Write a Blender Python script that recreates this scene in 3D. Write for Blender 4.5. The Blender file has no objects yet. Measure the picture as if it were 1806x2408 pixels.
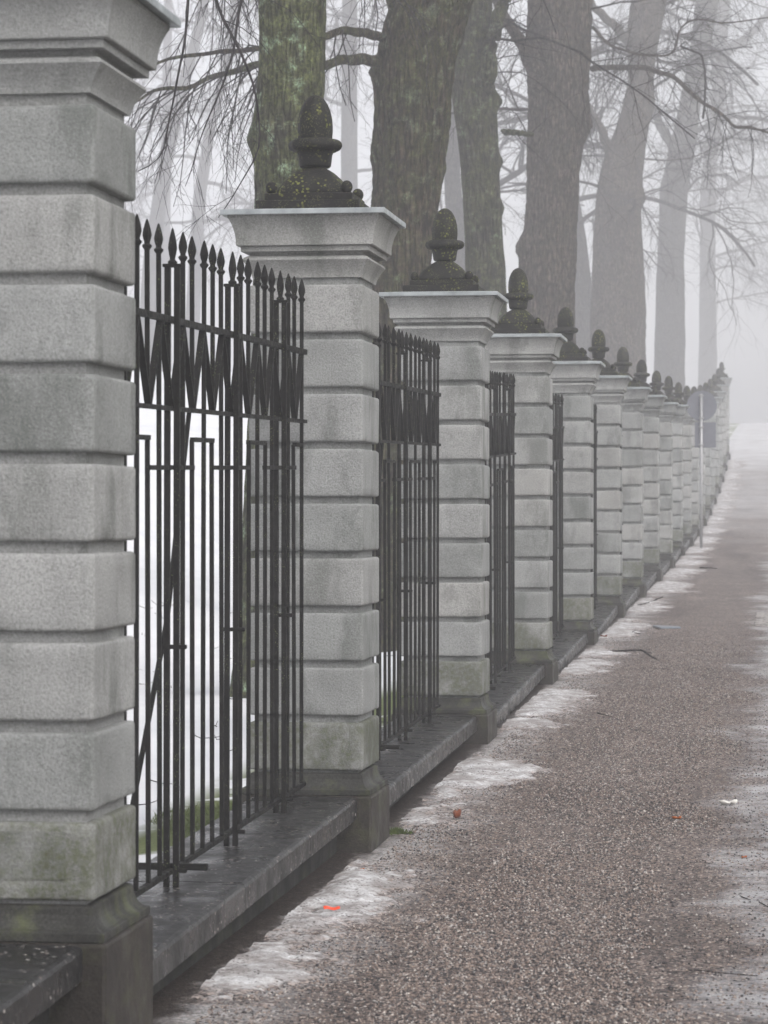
import bpy, bmesh, math, random
import numpy as np
from mathutils import Vector, Matrix, noise

# ------------------------------------------------------------------ camera, world, sun, exposure
scene = bpy.context.scene
col = scene.collection
F, CX, CY = 6900.0, 903.0, 1204.0            # focal length and centre of the photograph in its own pixels
THETA = math.radians(7.77)                   # the camera looks this far to the left of the fence line
EYE = 1.57
cam_d = bpy.data.cameras.new('camera')
cam_d.sensor_fit = 'VERTICAL'
cam_d.sensor_height = 36.0
cam_d.lens = F / 2408.0 * 36.0
cam_d.clip_start = 0.1
cam_d.clip_end = 3000
cam_d.dof.use_dof = True
cam_d.dof.focus_distance = 15.5
cam_d.dof.aperture_fstop = 9.0
cam = bpy.data.objects.new('camera', cam_d)
cam.location = (0, 0, EYE)
cam.rotation_euler = (math.pi / 2, 0, THETA)
col.objects.link(cam)
scene.camera = cam

SUN_EL, SUN_AZ = math.radians(44), math.radians(138)   # azimuth measured clockwise from +Y: right of the camera and a little behind
w = bpy.data.worlds.new('World')
scene.world = w
w.use_nodes = True
nt = w.node_tree
bg = nt.nodes['Background']
sky = nt.nodes.new('ShaderNodeTexSky')
sky.sky_type = 'NISHITA'
sky.sun_disc = False
sky.sun_elevation = SUN_EL
sky.sun_rotation = SUN_AZ
sky.air_density = 1.0
sky.dust_density = 6.0
sky.ozone_density = 1.0
hsv = nt.nodes.new('ShaderNodeHueSaturation')
hsv.inputs['Saturation'].default_value = 0.24
nt.links.new(sky.outputs[0], hsv.inputs['Color'])
nt.links.new(hsv.outputs[0], bg.inputs[0])
bg.inputs[1].default_value = 0.10

sun_d = bpy.data.lights.new('sun', 'SUN')
sun_d.energy = 0.5
sun_d.angle = math.radians(40)
sun_d.color = (1.0, 0.97, 0.93)
sun = bpy.data.objects.new('sun', sun_d)
sdir = Vector((math.sin(SUN_AZ) * math.cos(SUN_EL), math.cos(SUN_AZ) * math.cos(SUN_EL), math.sin(SUN_EL)))
sun.rotation_euler = sdir.to_track_quat('Z', 'Y').to_euler()
sun.location = (0, 0, 30)
col.objects.link(sun)

scene.view_settings.view_transform = 'Standard'
scene.view_settings.look = 'None'
scene.view_settings.exposure = 1.15
scene.view_settings.gamma = 1.0
scene.view_settings.use_curve_mapping = False
scene.cycles.use_denoising = True
scene.cycles.max_bounces = 6
scene.cycles.diffuse_bounces = 3
scene.cycles.glossy_bounces = 2
scene.cycles.transmission_bounces = 2
scene.cycles.volume_bounces = 2
HAZE = 0.0038

rng = random.Random(11)

# ------------------------------------------------------------------ helpers
fwd = Vector((-math.sin(THETA), math.cos(THETA), 0))
rgt = Vector((math.cos(THETA), math.sin(THETA), 0))
def at(x, y, Z):
    """photo pixel and depth -> point"""
    return Vector((0, 0, EYE)) + fwd * Z + rgt * ((x - CX) / F * Z) + Vector((0, 0, (CY - y) / F * Z))

def interp(v, xs, ys):
    return float(np.interp(v, xs, ys))

def mesh_obj(name, verts, faces, mat, parent=None, smooth=False):
    me = bpy.data.meshes.new(name)
    me.from_pydata([tuple(v) for v in verts], [], faces)
    me.update()
    if smooth:
        me.polygons.foreach_set('use_smooth', [True] * len(me.polygons))
    if mat: me.materials.append(mat)
    o = bpy.data.objects.new(name, me)
    col.objects.link(o)
    if parent: o.parent = parent
    return o

def link_mesh(name, me, parent=None, loc=(0, 0, 0), rot=(0, 0, 0)):
    o = bpy.data.objects.new(name, me)
    o.location = loc
    o.rotation_euler = rot
    col.objects.link(o)
    if parent: o.parent = parent
    return o

def bm_mesh(name, bm, mat, smooth=False):
    me = bpy.data.meshes.new(name)
    bm.to_mesh(me); bm.free()
    if smooth:
        me.polygons.foreach_set('use_smooth', [True] * len(me.polygons))
    if mat: me.materials.append(mat)
    return me

def empty(name, loc, rz=0.0):
    o = bpy.data.objects.new(name, None)
    o.empty_display_size = 0.2
    o.location = loc
    o.rotation_euler = (0, 0, rz)
    col.objects.link(o)
    return o

def tag(o, label=None, cat=None, group=None, kind=None):
    if label: o['label'] = label
    if cat: o['category'] = cat
    if group: o['group'] = group
    if kind: o['kind'] = kind
    return o

def box_bm(x0, x1, y0, y1, z0, z1, bevel=0.0, seg=1):
    bm = bmesh.new()
    bmesh.ops.create_cube(bm, size=1.0)
    for v in bm.verts:
        v.co = Vector((x0 if v.co.x < 0 else x1, y0 if v.co.y < 0 else y1, z0 if v.co.z < 0 else z1))
    if bevel > 0:
        bmesh.ops.bevel(bm, geom=list(bm.edges), offset=bevel, segments=seg, affect='EDGES', profile=0.5)
    return bm

def square_loft(profile, n=1, closed_top=True, closed_bot=True):
    """mitred moulding: profile of (half width, z)"""
    verts, faces = [], []
    for h, z in profile:
        verts += [(-h, -h, z), (h, -h, z), (h, h, z), (-h, h, z)]
    k = len(profile)
    for i in range(k - 1):
        for j in range(4):
            a, b = i * 4 + j, i * 4 + (j + 1) % 4
            faces.append((a, b, b + 4, a + 4))
    if closed_bot: faces.append((3, 2, 1, 0))
    if closed_top: faces.append(tuple((k - 1) * 4 + j for j in range(4)))
    return verts, faces

def ring_loft(rings, cap0=True, cap1=True):
    """rings: list of equal-length point lists"""
    n = len(rings[0])
    verts = [p for r in rings for p in r]
    faces = []
    for i in range(len(rings) - 1):
        for j in range(n):
            a, b = i * n + j, i * n + (j + 1) % n
            faces.append((a, b, b + n, a + n))
    if cap0: faces.append(tuple(range(n - 1, -1, -1)))
    if cap1: faces.append(tuple((len(rings) - 1) * n + j for j in range(n)))
    return verts, faces

class MB:
    """collects verts and faces"""
    def __init__(s): s.v, s.f = [], []
    def add(s, verts, faces):
        k = len(s.v)
        s.v += [tuple(v) for v in verts]
        s.f += [tuple(i + k for i in f) for f in faces]
    def tube(s, pts, rad, sides):
        pts = np.asarray(pts, float); rad = np.asarray(rad, float)
        n = len(pts)
        tg = np.gradient(pts, axis=0)
        tg /= np.linalg.norm(tg, axis=1, keepdims=True) + 1e-9
        ref = np.tile(np.array([0.31, 0.22, 0.93]), (n, 1))
        m = np.abs((tg * ref).sum(1)) > 0.93
        ref[m] = np.array([0.9, -0.4, 0.1])
        u = np.cross(tg, ref); u /= np.linalg.norm(u, axis=1, keepdims=True)
        v = np.cross(tg, u)
        a = np.linspace(0, 2 * np.pi, sides, endpoint=False)
        ring = pts[:, None, :] + rad[:, None, None] * (np.cos(a)[None, :, None] * u[:, None, :] + np.sin(a)[None, :, None] * v[:, None, :])
        k = len(s.v)
        s.v += [tuple(p) for p in ring.reshape(-1, 3)]
        for i in range(n - 1):
            for j in range(sides):
                p, q = k + i * sides + j, k + i * sides + (j + 1) % sides
                s.f.append((p, q, q + sides, p + sides))
        s.f.append(tuple(k + j for j in range(sides - 1, -1, -1)))
        s.f.append(tuple(k + (n - 1) * sides + j for j in range(sides)))
    def build(s, name, mat, parent=None, smooth=False):
        return mesh_obj(name, s.v, s.f, mat, parent, smooth)

# ------------------------------------------------------------------ materials
class Mat:
    def __init__(s, name, rough=0.8, spec=0.3, metal=0.0):
        s.m = bpy.data.materials.new(name)
        s.m.use_nodes = True
        s.t = s.m.node_tree
        s.b = s.t.nodes['Principled BSDF']
        s.b.inputs['Roughness'].default_value = rough
        s.b.inputs['Specular IOR Level'].default_value = spec
        s.b.inputs['Metallic'].default_value = metal
        s.pos = s.t.nodes.new('ShaderNodeNewGeometry').outputs['Position']
    def n(s, t, **kw):
        nd = s.t.nodes.new(t)
        for k, v in kw.items():
            if k in nd.inputs: nd.inputs[k].default_value = v
            else: setattr(nd, k, v)
        return nd
    def l(s, a, b): s.t.links.new(a, b)
    def map(s, scale, vec=None):
        nd = s.n('ShaderNodeMapping')
        nd.inputs['Scale'].default_value = scale
        s.l(vec or s.pos, nd.inputs['Vector'])
        return nd.outputs[0]
    def noise(s, scale, detail=4, rough=0.55, vec=None, dist=0.0):
        nd = s.n('ShaderNodeTexNoise')
        nd.inputs['Scale'].default_value = scale
        nd.inputs['Detail'].default_value = detail
        nd.inputs['Roughness'].default_value = rough
        nd.inputs['Distortion'].default_value = dist
        s.l(vec or s.pos, nd.inputs['Vector'])
        return nd.outputs['Fac']
    def vor(s, scale, vec=None, feature='F1', out='Distance', rnd=1.0):
        nd = s.n('ShaderNodeTexVoronoi', feature=feature)
        nd.inputs['Scale'].default_value = scale
        nd.inputs['Randomness'].default_value = rnd
        s.l(vec or s.pos, nd.inputs['Vector'])
        return nd.outputs[out]
    def ramp(s, fac, stops):
        nd = s.n('ShaderNodeValToRGB')
        el = nd.color_ramp.elements
        while len(el) > 1: el.remove(el[0])
        el[0].position = stops[0][0]; c = stops[0][1]
        el[0].color = (c, c, c, 1) if not hasattr(c, '__len__') else (*c, 1)
        for p, c in stops[1:]:
            e = el.new(p)
            e.color = (c, c, c, 1) if not hasattr(c, '__len__') else (*c, 1)
        s.l(fac, nd.inputs[0])
        return nd.outputs[0]
    def mix(s, fac, a, b, mode='MIX'):
        nd = s.n('ShaderNodeMix', data_type='RGBA', blend_type=mode)
        for sock, v in ((nd.inputs[0], fac), (nd.inputs[6], a), (nd.inputs[7], b)):
            if hasattr(v, 'is_linked'): s.l(v, sock)
            elif hasattr(v, '__len__'): sock.default_value = (*v, 1)
            else: sock.default_value = v
        return nd.outputs[2]
    def math(s, op, a, b=0.0, clamp=False):
        nd = s.n('ShaderNodeMath', operation=op)
        nd.use_clamp = clamp
        for sock, v in ((nd.inputs[0], a), (nd.inputs[1], b)):
            if hasattr(v, 'is_linked'): s.l(v, sock)
            else: sock.default_value = v
        return nd.outputs[0]
    def xyz(s, vec=None):
        nd = s.n('ShaderNodeSeparateXYZ')
        s.l(vec or s.pos, nd.inputs[0])
        return nd.outputs
    def rand(s):
        return s.n('ShaderNodeObjectInfo').outputs['Random']
    def color(s, c):
        if hasattr(c, 'is_linked'): s.l(c, s.b.inputs['Base Color'])
        else: s.b.inputs['Base Color'].default_value = (*c, 1)
    def rough(s, r): s.l(r, s.b.inputs['Roughness'])
    def bump(s, h, strength=0.5, dist=0.01, prev=None):
        nd = s.n('ShaderNodeBump')
        nd.inputs['Strength'].default_value = strength
        nd.inputs['Distance'].default_value = dist
        s.l(h, nd.inputs['Height'])
        if prev is not None: s.l(prev, nd.inputs['Normal'])
        s.l(nd.outputs[0], s.b.inputs['Normal'])
        return nd.outputs[0]

def stone_mat(name, algae=0.0):
    m = Mat(name, 0.92, 0.2)
    ofs = m.n('ShaderNodeVectorMath', operation='ADD'); cmb = m.n('ShaderNodeCombineXYZ')
    rn = m.math('MULTIPLY', m.rand(), 37.0)
    m.l(rn, cmb.inputs[0]); m.l(rn, cmb.inputs[2])
    m.l(m.pos, ofs.inputs[0]); m.l(cmb.outputs[0], ofs.inputs[1])
    m.pos = ofs.outputs[0]
    big = m.noise(2.3, 5, 0.6)
    streak = m.noise(1.0, 6, 0.65, m.map((4.5, 4.5, 1.6)))
    fine = m.noise(120, 4, 0.75)
    c = m.ramp(big, [(0.3, (0.225, 0.228, 0.226)), (0.52, (0.30, 0.302, 0.302)), (0.72, (0.36, 0.362, 0.362))])
    c = m.mix(m.ramp(streak, [(0.50, 0.0), (0.64, 0.75)]), c, (0.145, 0.152, 0.145))
    c = m.mix(m.ramp(fine, [(0.34, 0.5), (0.52, 0.0)]), c, (0.09, 0.09, 0.088))
    c = m.mix(m.ramp(fine, [(0.55, 0.0), (0.72, 0.42)]), c, (0.50, 0.50, 0.495))
    r = m.rand()
    c = m.mix(1.0, c, m.ramp(r, [(0.0, (0.82, 0.84, 0.83)), (0.5, (0.95, 0.96, 0.96)), (1.0, (1.06, 1.05, 1.03))]), 'MULTIPLY')
    if algae:
        a = m.noise(4.5, 6, 0.65)
        a2 = m.noise(40, 4, 0.7)
        mask = m.math('MULTIPLY', m.ramp(a, [(0.30, 0.0), (0.54, 0.95)]), m.ramp(a2, [(0.3, 0.45), (0.6, 1.0)]))
        c = m.mix(m.math('MULTIPLY', mask, algae), c, m.ramp(a2, [(0.35, (0.035, 0.038, 0.024)), (0.65, (0.075, 0.085, 0.038))]))
    m.color(c)
    b = m.bump(fine, 0.9, 0.006)
    m.bump(m.noise(22, 4, 0.6), 0.35, 0.012, b)
    return m.m

STONE = stone_mat('rendered stone')
STONE_LOW = stone_mat('rendered stone with algae', 0.85)

def granite_mat(name, base, wet=0.45, moss=0.0, grit=0.0):
    m = Mat(name, wet, 0.35)
    sp = m.vor(160, out='Color')
    g = m.n('ShaderNodeRGBToBW'); m.l(sp, g.inputs[0])
    big = m.noise(3.0, 5, 0.6)
    c = m.ramp(g.outputs[0], [(0.1, tuple(x * 0.45 for x in base)), (0.5, base), (0.9, tuple(min(1, x * 1.8) for x in base))])
    c = m.mix(m.ramp(big, [(0.35, 0.0), (0.65, 0.65)]), c, tuple(x * 0.42 for x in base))
    if grit:
        d = m.vor(34, out='Distance')
        pm = m.noise(5, 3)
        mask = m.math('MULTIPLY', m.ramp(d, [(0.15, 1.0), (0.20, 0.0)]), m.ramp(pm, [(0.40, 0.0), (0.58, grit)]))
        c = m.mix(mask, c, m.ramp(g.outputs[0], [(0.2, (0.42, 0.33, 0.29)), (0.8, (0.6, 0.58, 0.56))]))
    if moss:
        a = m.noise(7, 6, 0.65)
        c = m.mix(m.math('MULTIPLY', m.ramp(a, [(0.5, 0.0), (0.66, 1.0)]), moss), c, (0.075, 0.085, 0.035))
    m.color(c)
    m.rough(m.ramp(m.noise(6, 4), [(0.3, wet - 0.12), (0.7, wet + 0.25)]))
    b = m.bump(m.noise(120, 4, 0.65), 0.6, 0.004)
    m.bump(m.noise(14, 4, 0.6), 0.4, 0.012, b)
    return m.m

COPING = granite_mat('wet granite coping', (0.018, 0.0178, 0.0185), 0.27, 0.0, 1.0)
PLINTH = granite_mat('damp granite plinth', (0.024, 0.0195, 0.016), 0.55, 0.35)
MOULD = granite_mat('mossy base moulding stone', (0.025, 0.0245, 0.022), 0.6, 0.7)
FOOTING = granite_mat('dark footing stone', (0.018, 0.0175, 0.017), 0.8, 0.2)

def zinc_mat():
    m = Mat('weathered zinc', 0.42, 0.5, 0.55)
    c = m.ramp(m.noise(9, 6, 0.65), [(0.3, (0.22, 0.24, 0.25)), (0.6, (0.36, 0.385, 0.40)), (0.8, (0.46, 0.48, 0.49))])
    m.color(c)
    m.rough(m.ramp(m.noise(20, 3), [(0.3, 0.3), (0.7, 0.6)]))
    m.bump(m.noise(6, 3), 0.15, 0.01)
    return m.m
ZINC = zinc_mat()

def finial_mat():
    m = Mat('blackened stone with lichen', 0.7, 0.2)
    base = m.ramp(m.noise(18, 5, 0.7), [(0.3, (0.005, 0.0048, 0.0048)), (0.7, (0.018, 0.0165, 0.016))])
    wv = m.noise(30, 2)
    warp = m.n('ShaderNodeVectorMath', operation='ADD')
    nz = m.n('ShaderNodeTexNoise'); nz.inputs['Scale'].default_value = 45
    m.l(m.pos, nz.inputs['Vector'])
    sc = m.n('ShaderNodeVectorMath', operation='SCALE'); sc.inputs['Scale'].default_value = 0.014
    m.l(nz.outputs['Color'], sc.inputs[0])
    m.l(m.pos, warp.inputs[0]); m.l(sc.outputs[0], warp.inputs[1])
    d1 = m.vor(48, warp.outputs[0])
    patch = m.noise(7, 3, 0.6)
    m1 = m.math('MULTIPLY', m.ramp(d1, [(0.30, 1.0), (0.36, 0.0)]), m.ramp(patch, [(0.47, 0.0), (0.58, 1.0)]))
    d2 = m.vor(120, warp.outputs[0])
    m2 = m.math('MULTIPLY', m.ramp(d2, [(0.26, 0.8), (0.32, 0.0)]), m.ramp(m.noise(11, 3), [(0.45, 0.0), (0.6, 1.0)]))
    c = m.mix(m1, base, m.ramp(m.noise(60, 2), [(0.35, (0.07, 0.08, 0.022)), (0.65, (0.16, 0.17, 0.042))]))
    c = m.mix(m2, c, (0.10, 0.11, 0.045))
    m.color(c)
    b = m.bump(m.noise(130, 4, 0.7), 0.7, 0.004)
    m.bump(m.math('ADD', m1, m2), 0.4, 0.003, b)
    return m.m
FINIAL = finial_mat()

def iron_mat():
    m = Mat('black painted iron', 0.6, 0.12)
    c = m.ramp(m.noise(25, 4, 0.7), [(0.35, (0.004, 0.004, 0.004)), (0.7, (0.012, 0.011, 0.0105))])
    d = m.vor(110)
    mk = m.math('MULTIPLY', m.ramp(d, [(0.16, 1.0), (0.22, 0.0)]), m.ramp(m.noise(8, 3), [(0.5, 0.0), (0.62, 0.8)]))
    c = m.mix(mk, c, (0.15, 0.17, 0.08))
    m.color(c)
    m.rough(m.ramp(m.noise(40, 3), [(0.3, 0.5), (0.7, 0.8)]))
    m.bump(m.noise(90, 4), 0.4, 0.003)
    return m.m
IRON = iron_mat()

def bark_mat(name, dark, light, moss=None, moss_amt=0.0, lichen=0.0, scale=1.0):
    m = Mat(name, 0.95, 0.15)
    v = m.map((26 * scale, 26 * scale, 4.5 * scale))
    nz = m.noise(1.0, 6, 0.65, v, 0.6)
    cr = m.vor(1.0, m.map((17 * scale, 17 * scale, 2.6 * scale)), 'DISTANCE_TO_EDGE')
    big = m.noise(2.2, 5, 0.6)
    c = m.ramp(nz, [(0.3, dark), (0.7, light)])
    c = m.mix(m.ramp(cr, [(0.0, 0.9), (0.16, 0.0)]), c, tuple(x * 0.3 for x in dark))
    c = m.mix(m.ramp(big, [(0.35, 0.5), (0.6, 0.0)]), c, tuple(x * 0.7 for x in dark))
    if moss:
        a = m.noise(3.2, 6, 0.68)
        a2 = m.noise(38, 4, 0.7)
        mk = m.math('MULTIPLY', m.ramp(a, [(0.38, 0.0), (0.58, 1.0)]), m.ramp(a2, [(0.36, 0.15), (0.6, 1.0)]))
        c = m.mix(m.math('MULTIPLY', mk, moss_amt), c, m.ramp(a2, [(0.35, tuple(x * 0.6 for x in moss)), (0.68, moss)]))
    if lichen:
        lm = m.math('MULTIPLY', m.ramp(m.noise(5.5, 5, 0.65), [(0.55, 0.0), (0.66, 1.0)]), m.ramp(m.noise(60, 3), [(0.4, 0.2), (0.6, 1.0)]))
        c = m.mix(m.math('MULTIPLY', lm, lichen), c, (0.22, 0.30, 0.20))
    c = m.mix(1.0, c, m.ramp(m.noise(11, 5, 0.7), [(0.34, 0.45), (0.5, 1.0), (0.66, 1.75)]), 'MULTIPLY')
    m.color(c)
    h = m.math('ADD', m.math('MULTIPLY', m.ramp(cr, [(0.0, 0.0), (0.25, 1.0)]), 0.7), nz)
    m.bump(h, 1.0, 0.06)
    return m.m

BARK = [
    bark_mat('mossy lime bark', (0.028, 0.028, 0.018), (0.125, 0.122, 0.080), (0.125, 0.145, 0.052), 0.9, 0.95, 1.3),
    bark_mat('dark brown bark', (0.022, 0.017, 0.012), (0.105, 0.078, 0.056), (0.070, 0.080, 0.024), 0.8, 0.3),
    bark_mat('greenish grey bark', (0.024, 0.022, 0.018), (0.082, 0.076, 0.058), (0.070, 0.082, 0.032), 0.9, 0.3),
    bark_mat('purplish brown bark', (0.038, 0.029, 0.025), (0.135, 0.105, 0.090), (0.062, 0.066, 0.032), 0.35, 0.0),
    bark_mat('grey bark', (0.035, 0.031, 0.031), (0.085, 0.077, 0.073), (0.055, 0.06, 0.032), 0.3, 0.0),
]
TWIG = bark_mat('dark twig bark', (0.030, 0.026, 0.030), (0.075, 0.064, 0.066), None, 0, 0, 2.0)

def snow_mat(name, dirt=0.3, grit=True):
    m = Mat(name, 0.75, 0.25)
    c = m.ramp(m.noise(5, 6, 0.65), [(0.3, (0.54, 0.55, 0.57)), (0.6, (0.72, 0.725, 0.74))])
    if dirt:
        dn = m.noise(6, 7, 0.78)
        c = m.mix(m.ramp(dn, [(0.45, dirt), (0.66, 0.0)]), c, (0.22, 0.195, 0.185))
    if grit:
        d = m.vor(52)
        g = m.math('MULTIPLY', m.ramp(d, [(0.24, 1.0), (0.32, 0.0)]), m.ramp(m.noise(7, 4, 0.7), [(0.42, 0.0), (0.56, 1.0)]))
        c = m.mix(g, c, (0.07, 0.06, 0.056))
    if dirt:
        at_ = m.n('ShaderNodeAttribute', attribute_name='cover').outputs['Fac']
        thin = m.math('ADD', at_, m.math('MULTIPLY', m.math('SUBTRACT', m.noise(38, 6, 0.75), 0.5), 0.055))
        gcol = m.vor(70, out='Color')
        gs = m.n('ShaderNodeSeparateColor'); m.l(gcol, gs.inputs[0])
        gr = m.ramp(gs.outputs[0], [(0.0, (0.02, 0.018, 0.018)), (0.45, (0.12, 0.095, 0.088)), (0.9, (0.36, 0.30, 0.27))])
        c = m.mix(m.ramp(thin, [(-0.006, 1.0), (0.012, 0.0)]), c, gr)
    m.color(c)
    b = m.bump(m.noise(45, 5, 0.7), 0.8, 0.012)
    m.bump(m.noise(10, 4), 0.3, 0.02, b)
    return m.m
SNOW_DIRTY = snow_mat('old gritty snow', 0.85)
SNOW = snow_mat('clean snow', 0.0, False)

def lawn_mat():
    m = Mat('snow covered lawn', 0.85, 0.2)
    sn = m.ramp(m.noise(0.7, 6, 0.6), [(0.3, (0.60, 0.61, 0.64)), (0.7, (0.72, 0.725, 0.74))])
    gr = m.ramp(m.noise(60, 4, 0.7), [(0.3, (0.045, 0.06, 0.018)), (0.7, (0.15, 0.18, 0.06))])
    x = m.xyz()
    # bare turf only close to the railing, in ragged patches
    near = m.ramp(m.math('MULTIPLY', m.math('ADD', x[0], 3.35), 1.0), [(0.0, 0.0), (0.25, 1.0)])
    k = m.ramp(m.noise(0.55, 6, 0.62), [(0.44, 0.0), (0.49, 1.0)])
    m.color(m.mix(m.math('MULTIPLY', k, near), sn, gr))
    m.bump(m.noise(14, 5, 0.65), 0.4, 0.03)
    return m.m
LAWN = lawn_mat()

def path_mat():
    m = Mat('gravel chip asphalt', 0.6, 0.16)
    cl = m.vor(88, out='Color')
    g = m.n('ShaderNodeSeparateColor'); m.l(cl, g.inputs[0])
    c = m.ramp(g.outputs[0], [(0.0, (0.012, 0.011, 0.013)), (0.30, (0.040, 0.034, 0.036)), (0.42, (0.12, 0.090, 0.082)),
                              (0.64, (0.200, 0.152, 0.128)), (0.83, (0.30, 0.235, 0.198)), (0.96, (0.54, 0.47, 0.42))])
    edge = m.vor(88, feature='DISTANCE_TO_EDGE')
    c = m.mix(m.ramp(edge, [(0.02, 0.75), (0.12, 0.0)]), c, (0.035, 0.032, 0.032))
    c = m.mix(m.ramp(m.noise(1.6, 5, 0.65), [(0.36, 0.35), (0.60, 0.0)]), c, (0.045, 0.035, 0.032))
    damp = m.noise(1.0, 5, 0.65, m.map((1.4, 0.30, 1.0)))
    c = m.mix(1.0, c, m.ramp(damp, [(0.32, (0.62, 0.60, 0.60)), (0.5, (0.95, 0.94, 0.94)), (0.68, (1.12, 1.10, 1.09))]), 'MULTIPLY')
    xs = m.xyz()
    x = xs[0]
    # thin trodden ice along the middle of the path
    wob = m.noise(0.8, 5, 0.62)
    fx = m.math('ADD', x, m.math('MULTIPLY', m.math('SUBTRACT', wob, 0.5), 1.5))
    ice = m.ramp(m.math('ADD', m.math('MULTIPLY', fx, 0.5), 0.5), [(0.32, 0.0), (0.44, 1.0), (0.64, 1.0), (0.80, 0.2)])
    ice = m.math('MULTIPLY', ice, m.ramp(m.noise(2.6, 6, 0.7), [(0.38, 0.05), (0.62, 1.0)]))
    ice = m.math('MULTIPLY', ice, m.ramp(m.noise(55, 4, 0.7), [(0.32, 0.25), (0.58, 1.0)]))
    # snow dust along the wall foot
    dn = m.noise(3.0, 6, 0.7)
    fx2 = m.math('ADD', x, m.math('MULTIPLY', m.math('SUBTRACT', dn, 0.5), 0.9))
    dust = m.ramp(m.math('ADD', fx2, 2.2), [(0.40, 0.85), (0.80, 0.0)])
    dust = m.math('MULTIPLY', dust, m.ramp(m.noise(60, 5, 0.75), [(0.38, 0.0), (0.60, 1.0)]))
    dust = m.math('MULTIPLY', dust, m.ramp(m.noise(1.7, 4, 0.6), [(0.34, 0.0), (0.52, 1.0)]))
    c = m.mix(m.math('MULTIPLY', ice, 0.8), c, (0.46, 0.465, 0.485))
    gate = m.ramp(m.math('ADD', m.math('ADD', x, 2.3), m.math('MULTIPLY', m.math('SUBTRACT', m.noise(6.0, 5, 0.7), 0.5), 0.30)), [(0.37, 0.0), (0.50, 1.0)])
    dust = m.math('MULTIPLY', dust, gate)
    soil = m.math('SUBTRACT', 1.0, gate)
    c = m.mix(m.math('MULTIPLY', soil, 0.85), c, m.ramp(m.noise(50, 5, 0.7), [(0.35, (0.004, 0.0035, 0.003)), (0.7, (0.026, 0.018, 0.014))]))
    c = m.mix(dust, c, (0.55, 0.55, 0.56))
    far = m.math('MULTIPLY', m.math('SUBTRACT', m.math('ADD', xs[1], m.math('MULTIPLY', m.noise(0.15, 5), 60.0)), 95.0), 0.02, True)  # paler with distance: fog fade painted into the colour, along with patchy snow cover
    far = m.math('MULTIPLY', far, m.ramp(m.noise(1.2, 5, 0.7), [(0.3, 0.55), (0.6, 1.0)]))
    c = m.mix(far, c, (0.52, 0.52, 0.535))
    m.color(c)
    m.rough(m.ramp(ice, [(0.0, 0.55), (0.7, 0.30)]))
    b = m.bump(edge, 0.8, 0.006)
    m.bump(m.noise(5, 4), 0.25, 0.02, b)
    return m.m
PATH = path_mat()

def plain(name, c, rough=0.7, metal=0.0, var=0.25, scale=60):
    m = Mat(name, rough, 0.3, metal)
    m.color(m.ramp(m.noise(scale, 4, 0.7), [(0.3, tuple(x * (1 - var) for x in c)), (0.7, tuple(min(1, x * (1 + var)) for x in c))]))
    return m.m
SIGN_GREY = plain('sign back grey paint', (0.13, 0.135, 0.16), 0.55, 0.2, 0.1, 8)
POST_GREY = plain('galvanised post', (0.30, 0.30, 0.31), 0.45, 0.6, 0.12, 20)
LEAF_BROWN = plain('dead brown leaf', (0.16, 0.045, 0.02), 0.6)
LEAF_ORANGE = plain('dead orange leaf', (0.36, 0.10, 0.025), 0.6)
RED = plain('red orange plastic', (0.85, 0.085, 0.03), 0.4, 0, 0.05)
WHITE = plain('white feather', (0.72, 0.70, 0.66), 0.8, 0, 0.06)
SLATE = plain('blue grey slate', (0.16, 0.18, 0.21), 0.35, 0, 0.2, 20)
GRASS = plain('winter grass', (0.095, 0.125, 0.035), 0.8, 0, 0.4, 30)
MOSS = plain('moss tuft', (0.055, 0.075, 0.02), 0.9, 0, 0.4, 80)
SETT = plain('pale sett stone', (0.24, 0.225, 0.215), 0.5, 0, 0.3, 12)
PATCH = stone_mat('algae patch stone', 1.0)

# ------------------------------------------------------------------ ground profile and terrain
PX = -2.18                      # centre line of the fence
P1Y, SP = 13.59, 5.297          # centre of the second pillar, spacing
NP = 19
PTOP = [0.366, 0.269, 0.282, 0.332, 0.378, 0.478, 0.567, 0.667, 0.751, 0.902, 1.014, 1.17, 1.38, 1.64, 1.94, 2.28, 2.67, 3.1, 3.58]
def pil_y(i): return P1Y + SP * (i - 1)
GY = [-60, 0, 13.3] + [pil_y(i) for i in range(2, NP)] + [118, 132, 150, 175, 320]
GZ = [0, 0, 0, 0.10, 0.165, 0.25] + [PTOP[i] - 0.145 for i in range(5, NP)] + [4.45, 5.25, 6.1, 6.6, 7.0]
_gy = np.linspace(-60, 320, 1521)
_gz = np.interp(_gy, GY, GZ)
_k = np.hanning(41); _k /= _k.sum()
_gz = np.convolve(np.pad(_gz, 20, mode='edge'), _k, mode='valid')
def zg(y): return float(np.interp(y, _gy, _gz))
def sstep(a, b, v):
    t = min(1, max(0, (v - a) / (b - a))); return t * t * (3 - 2 * t)
def lawn_z(x, y):
    t = -x
    z = zg(y) - 0.02 - 0.12 * sstep(2.5, 4.5, t)
    z += 0.45 * sstep(5.2, 7.5, t) + 2.1 * sstep(7.0, 14.5, t) + 0.02 * max(0, t - 14)
    z += 0.20 * sstep(2.6, 5, t) * noise.noise(Vector((x * 0.35, y * 0.25, 3.1)))
    z += 0.03 * sstep(2.45, 2.9, t) * noise.noise(Vector((x * 1.3, y * 1.1, 7.7)))
    return z
def on_path(px, py):
    """photo pixel -> point on the path"""
    Z = 20.0
    for _ in range(40):
        p = at(px, py, Z)
        g = zg(p.y)
        Zn = (EYE - g) * F / max(1.0, py - CY)
        Z = 0.5 * Z + 0.5 * Zn
    p = at(px, py, Z); p.z = zg(p.y)
    return p

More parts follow.
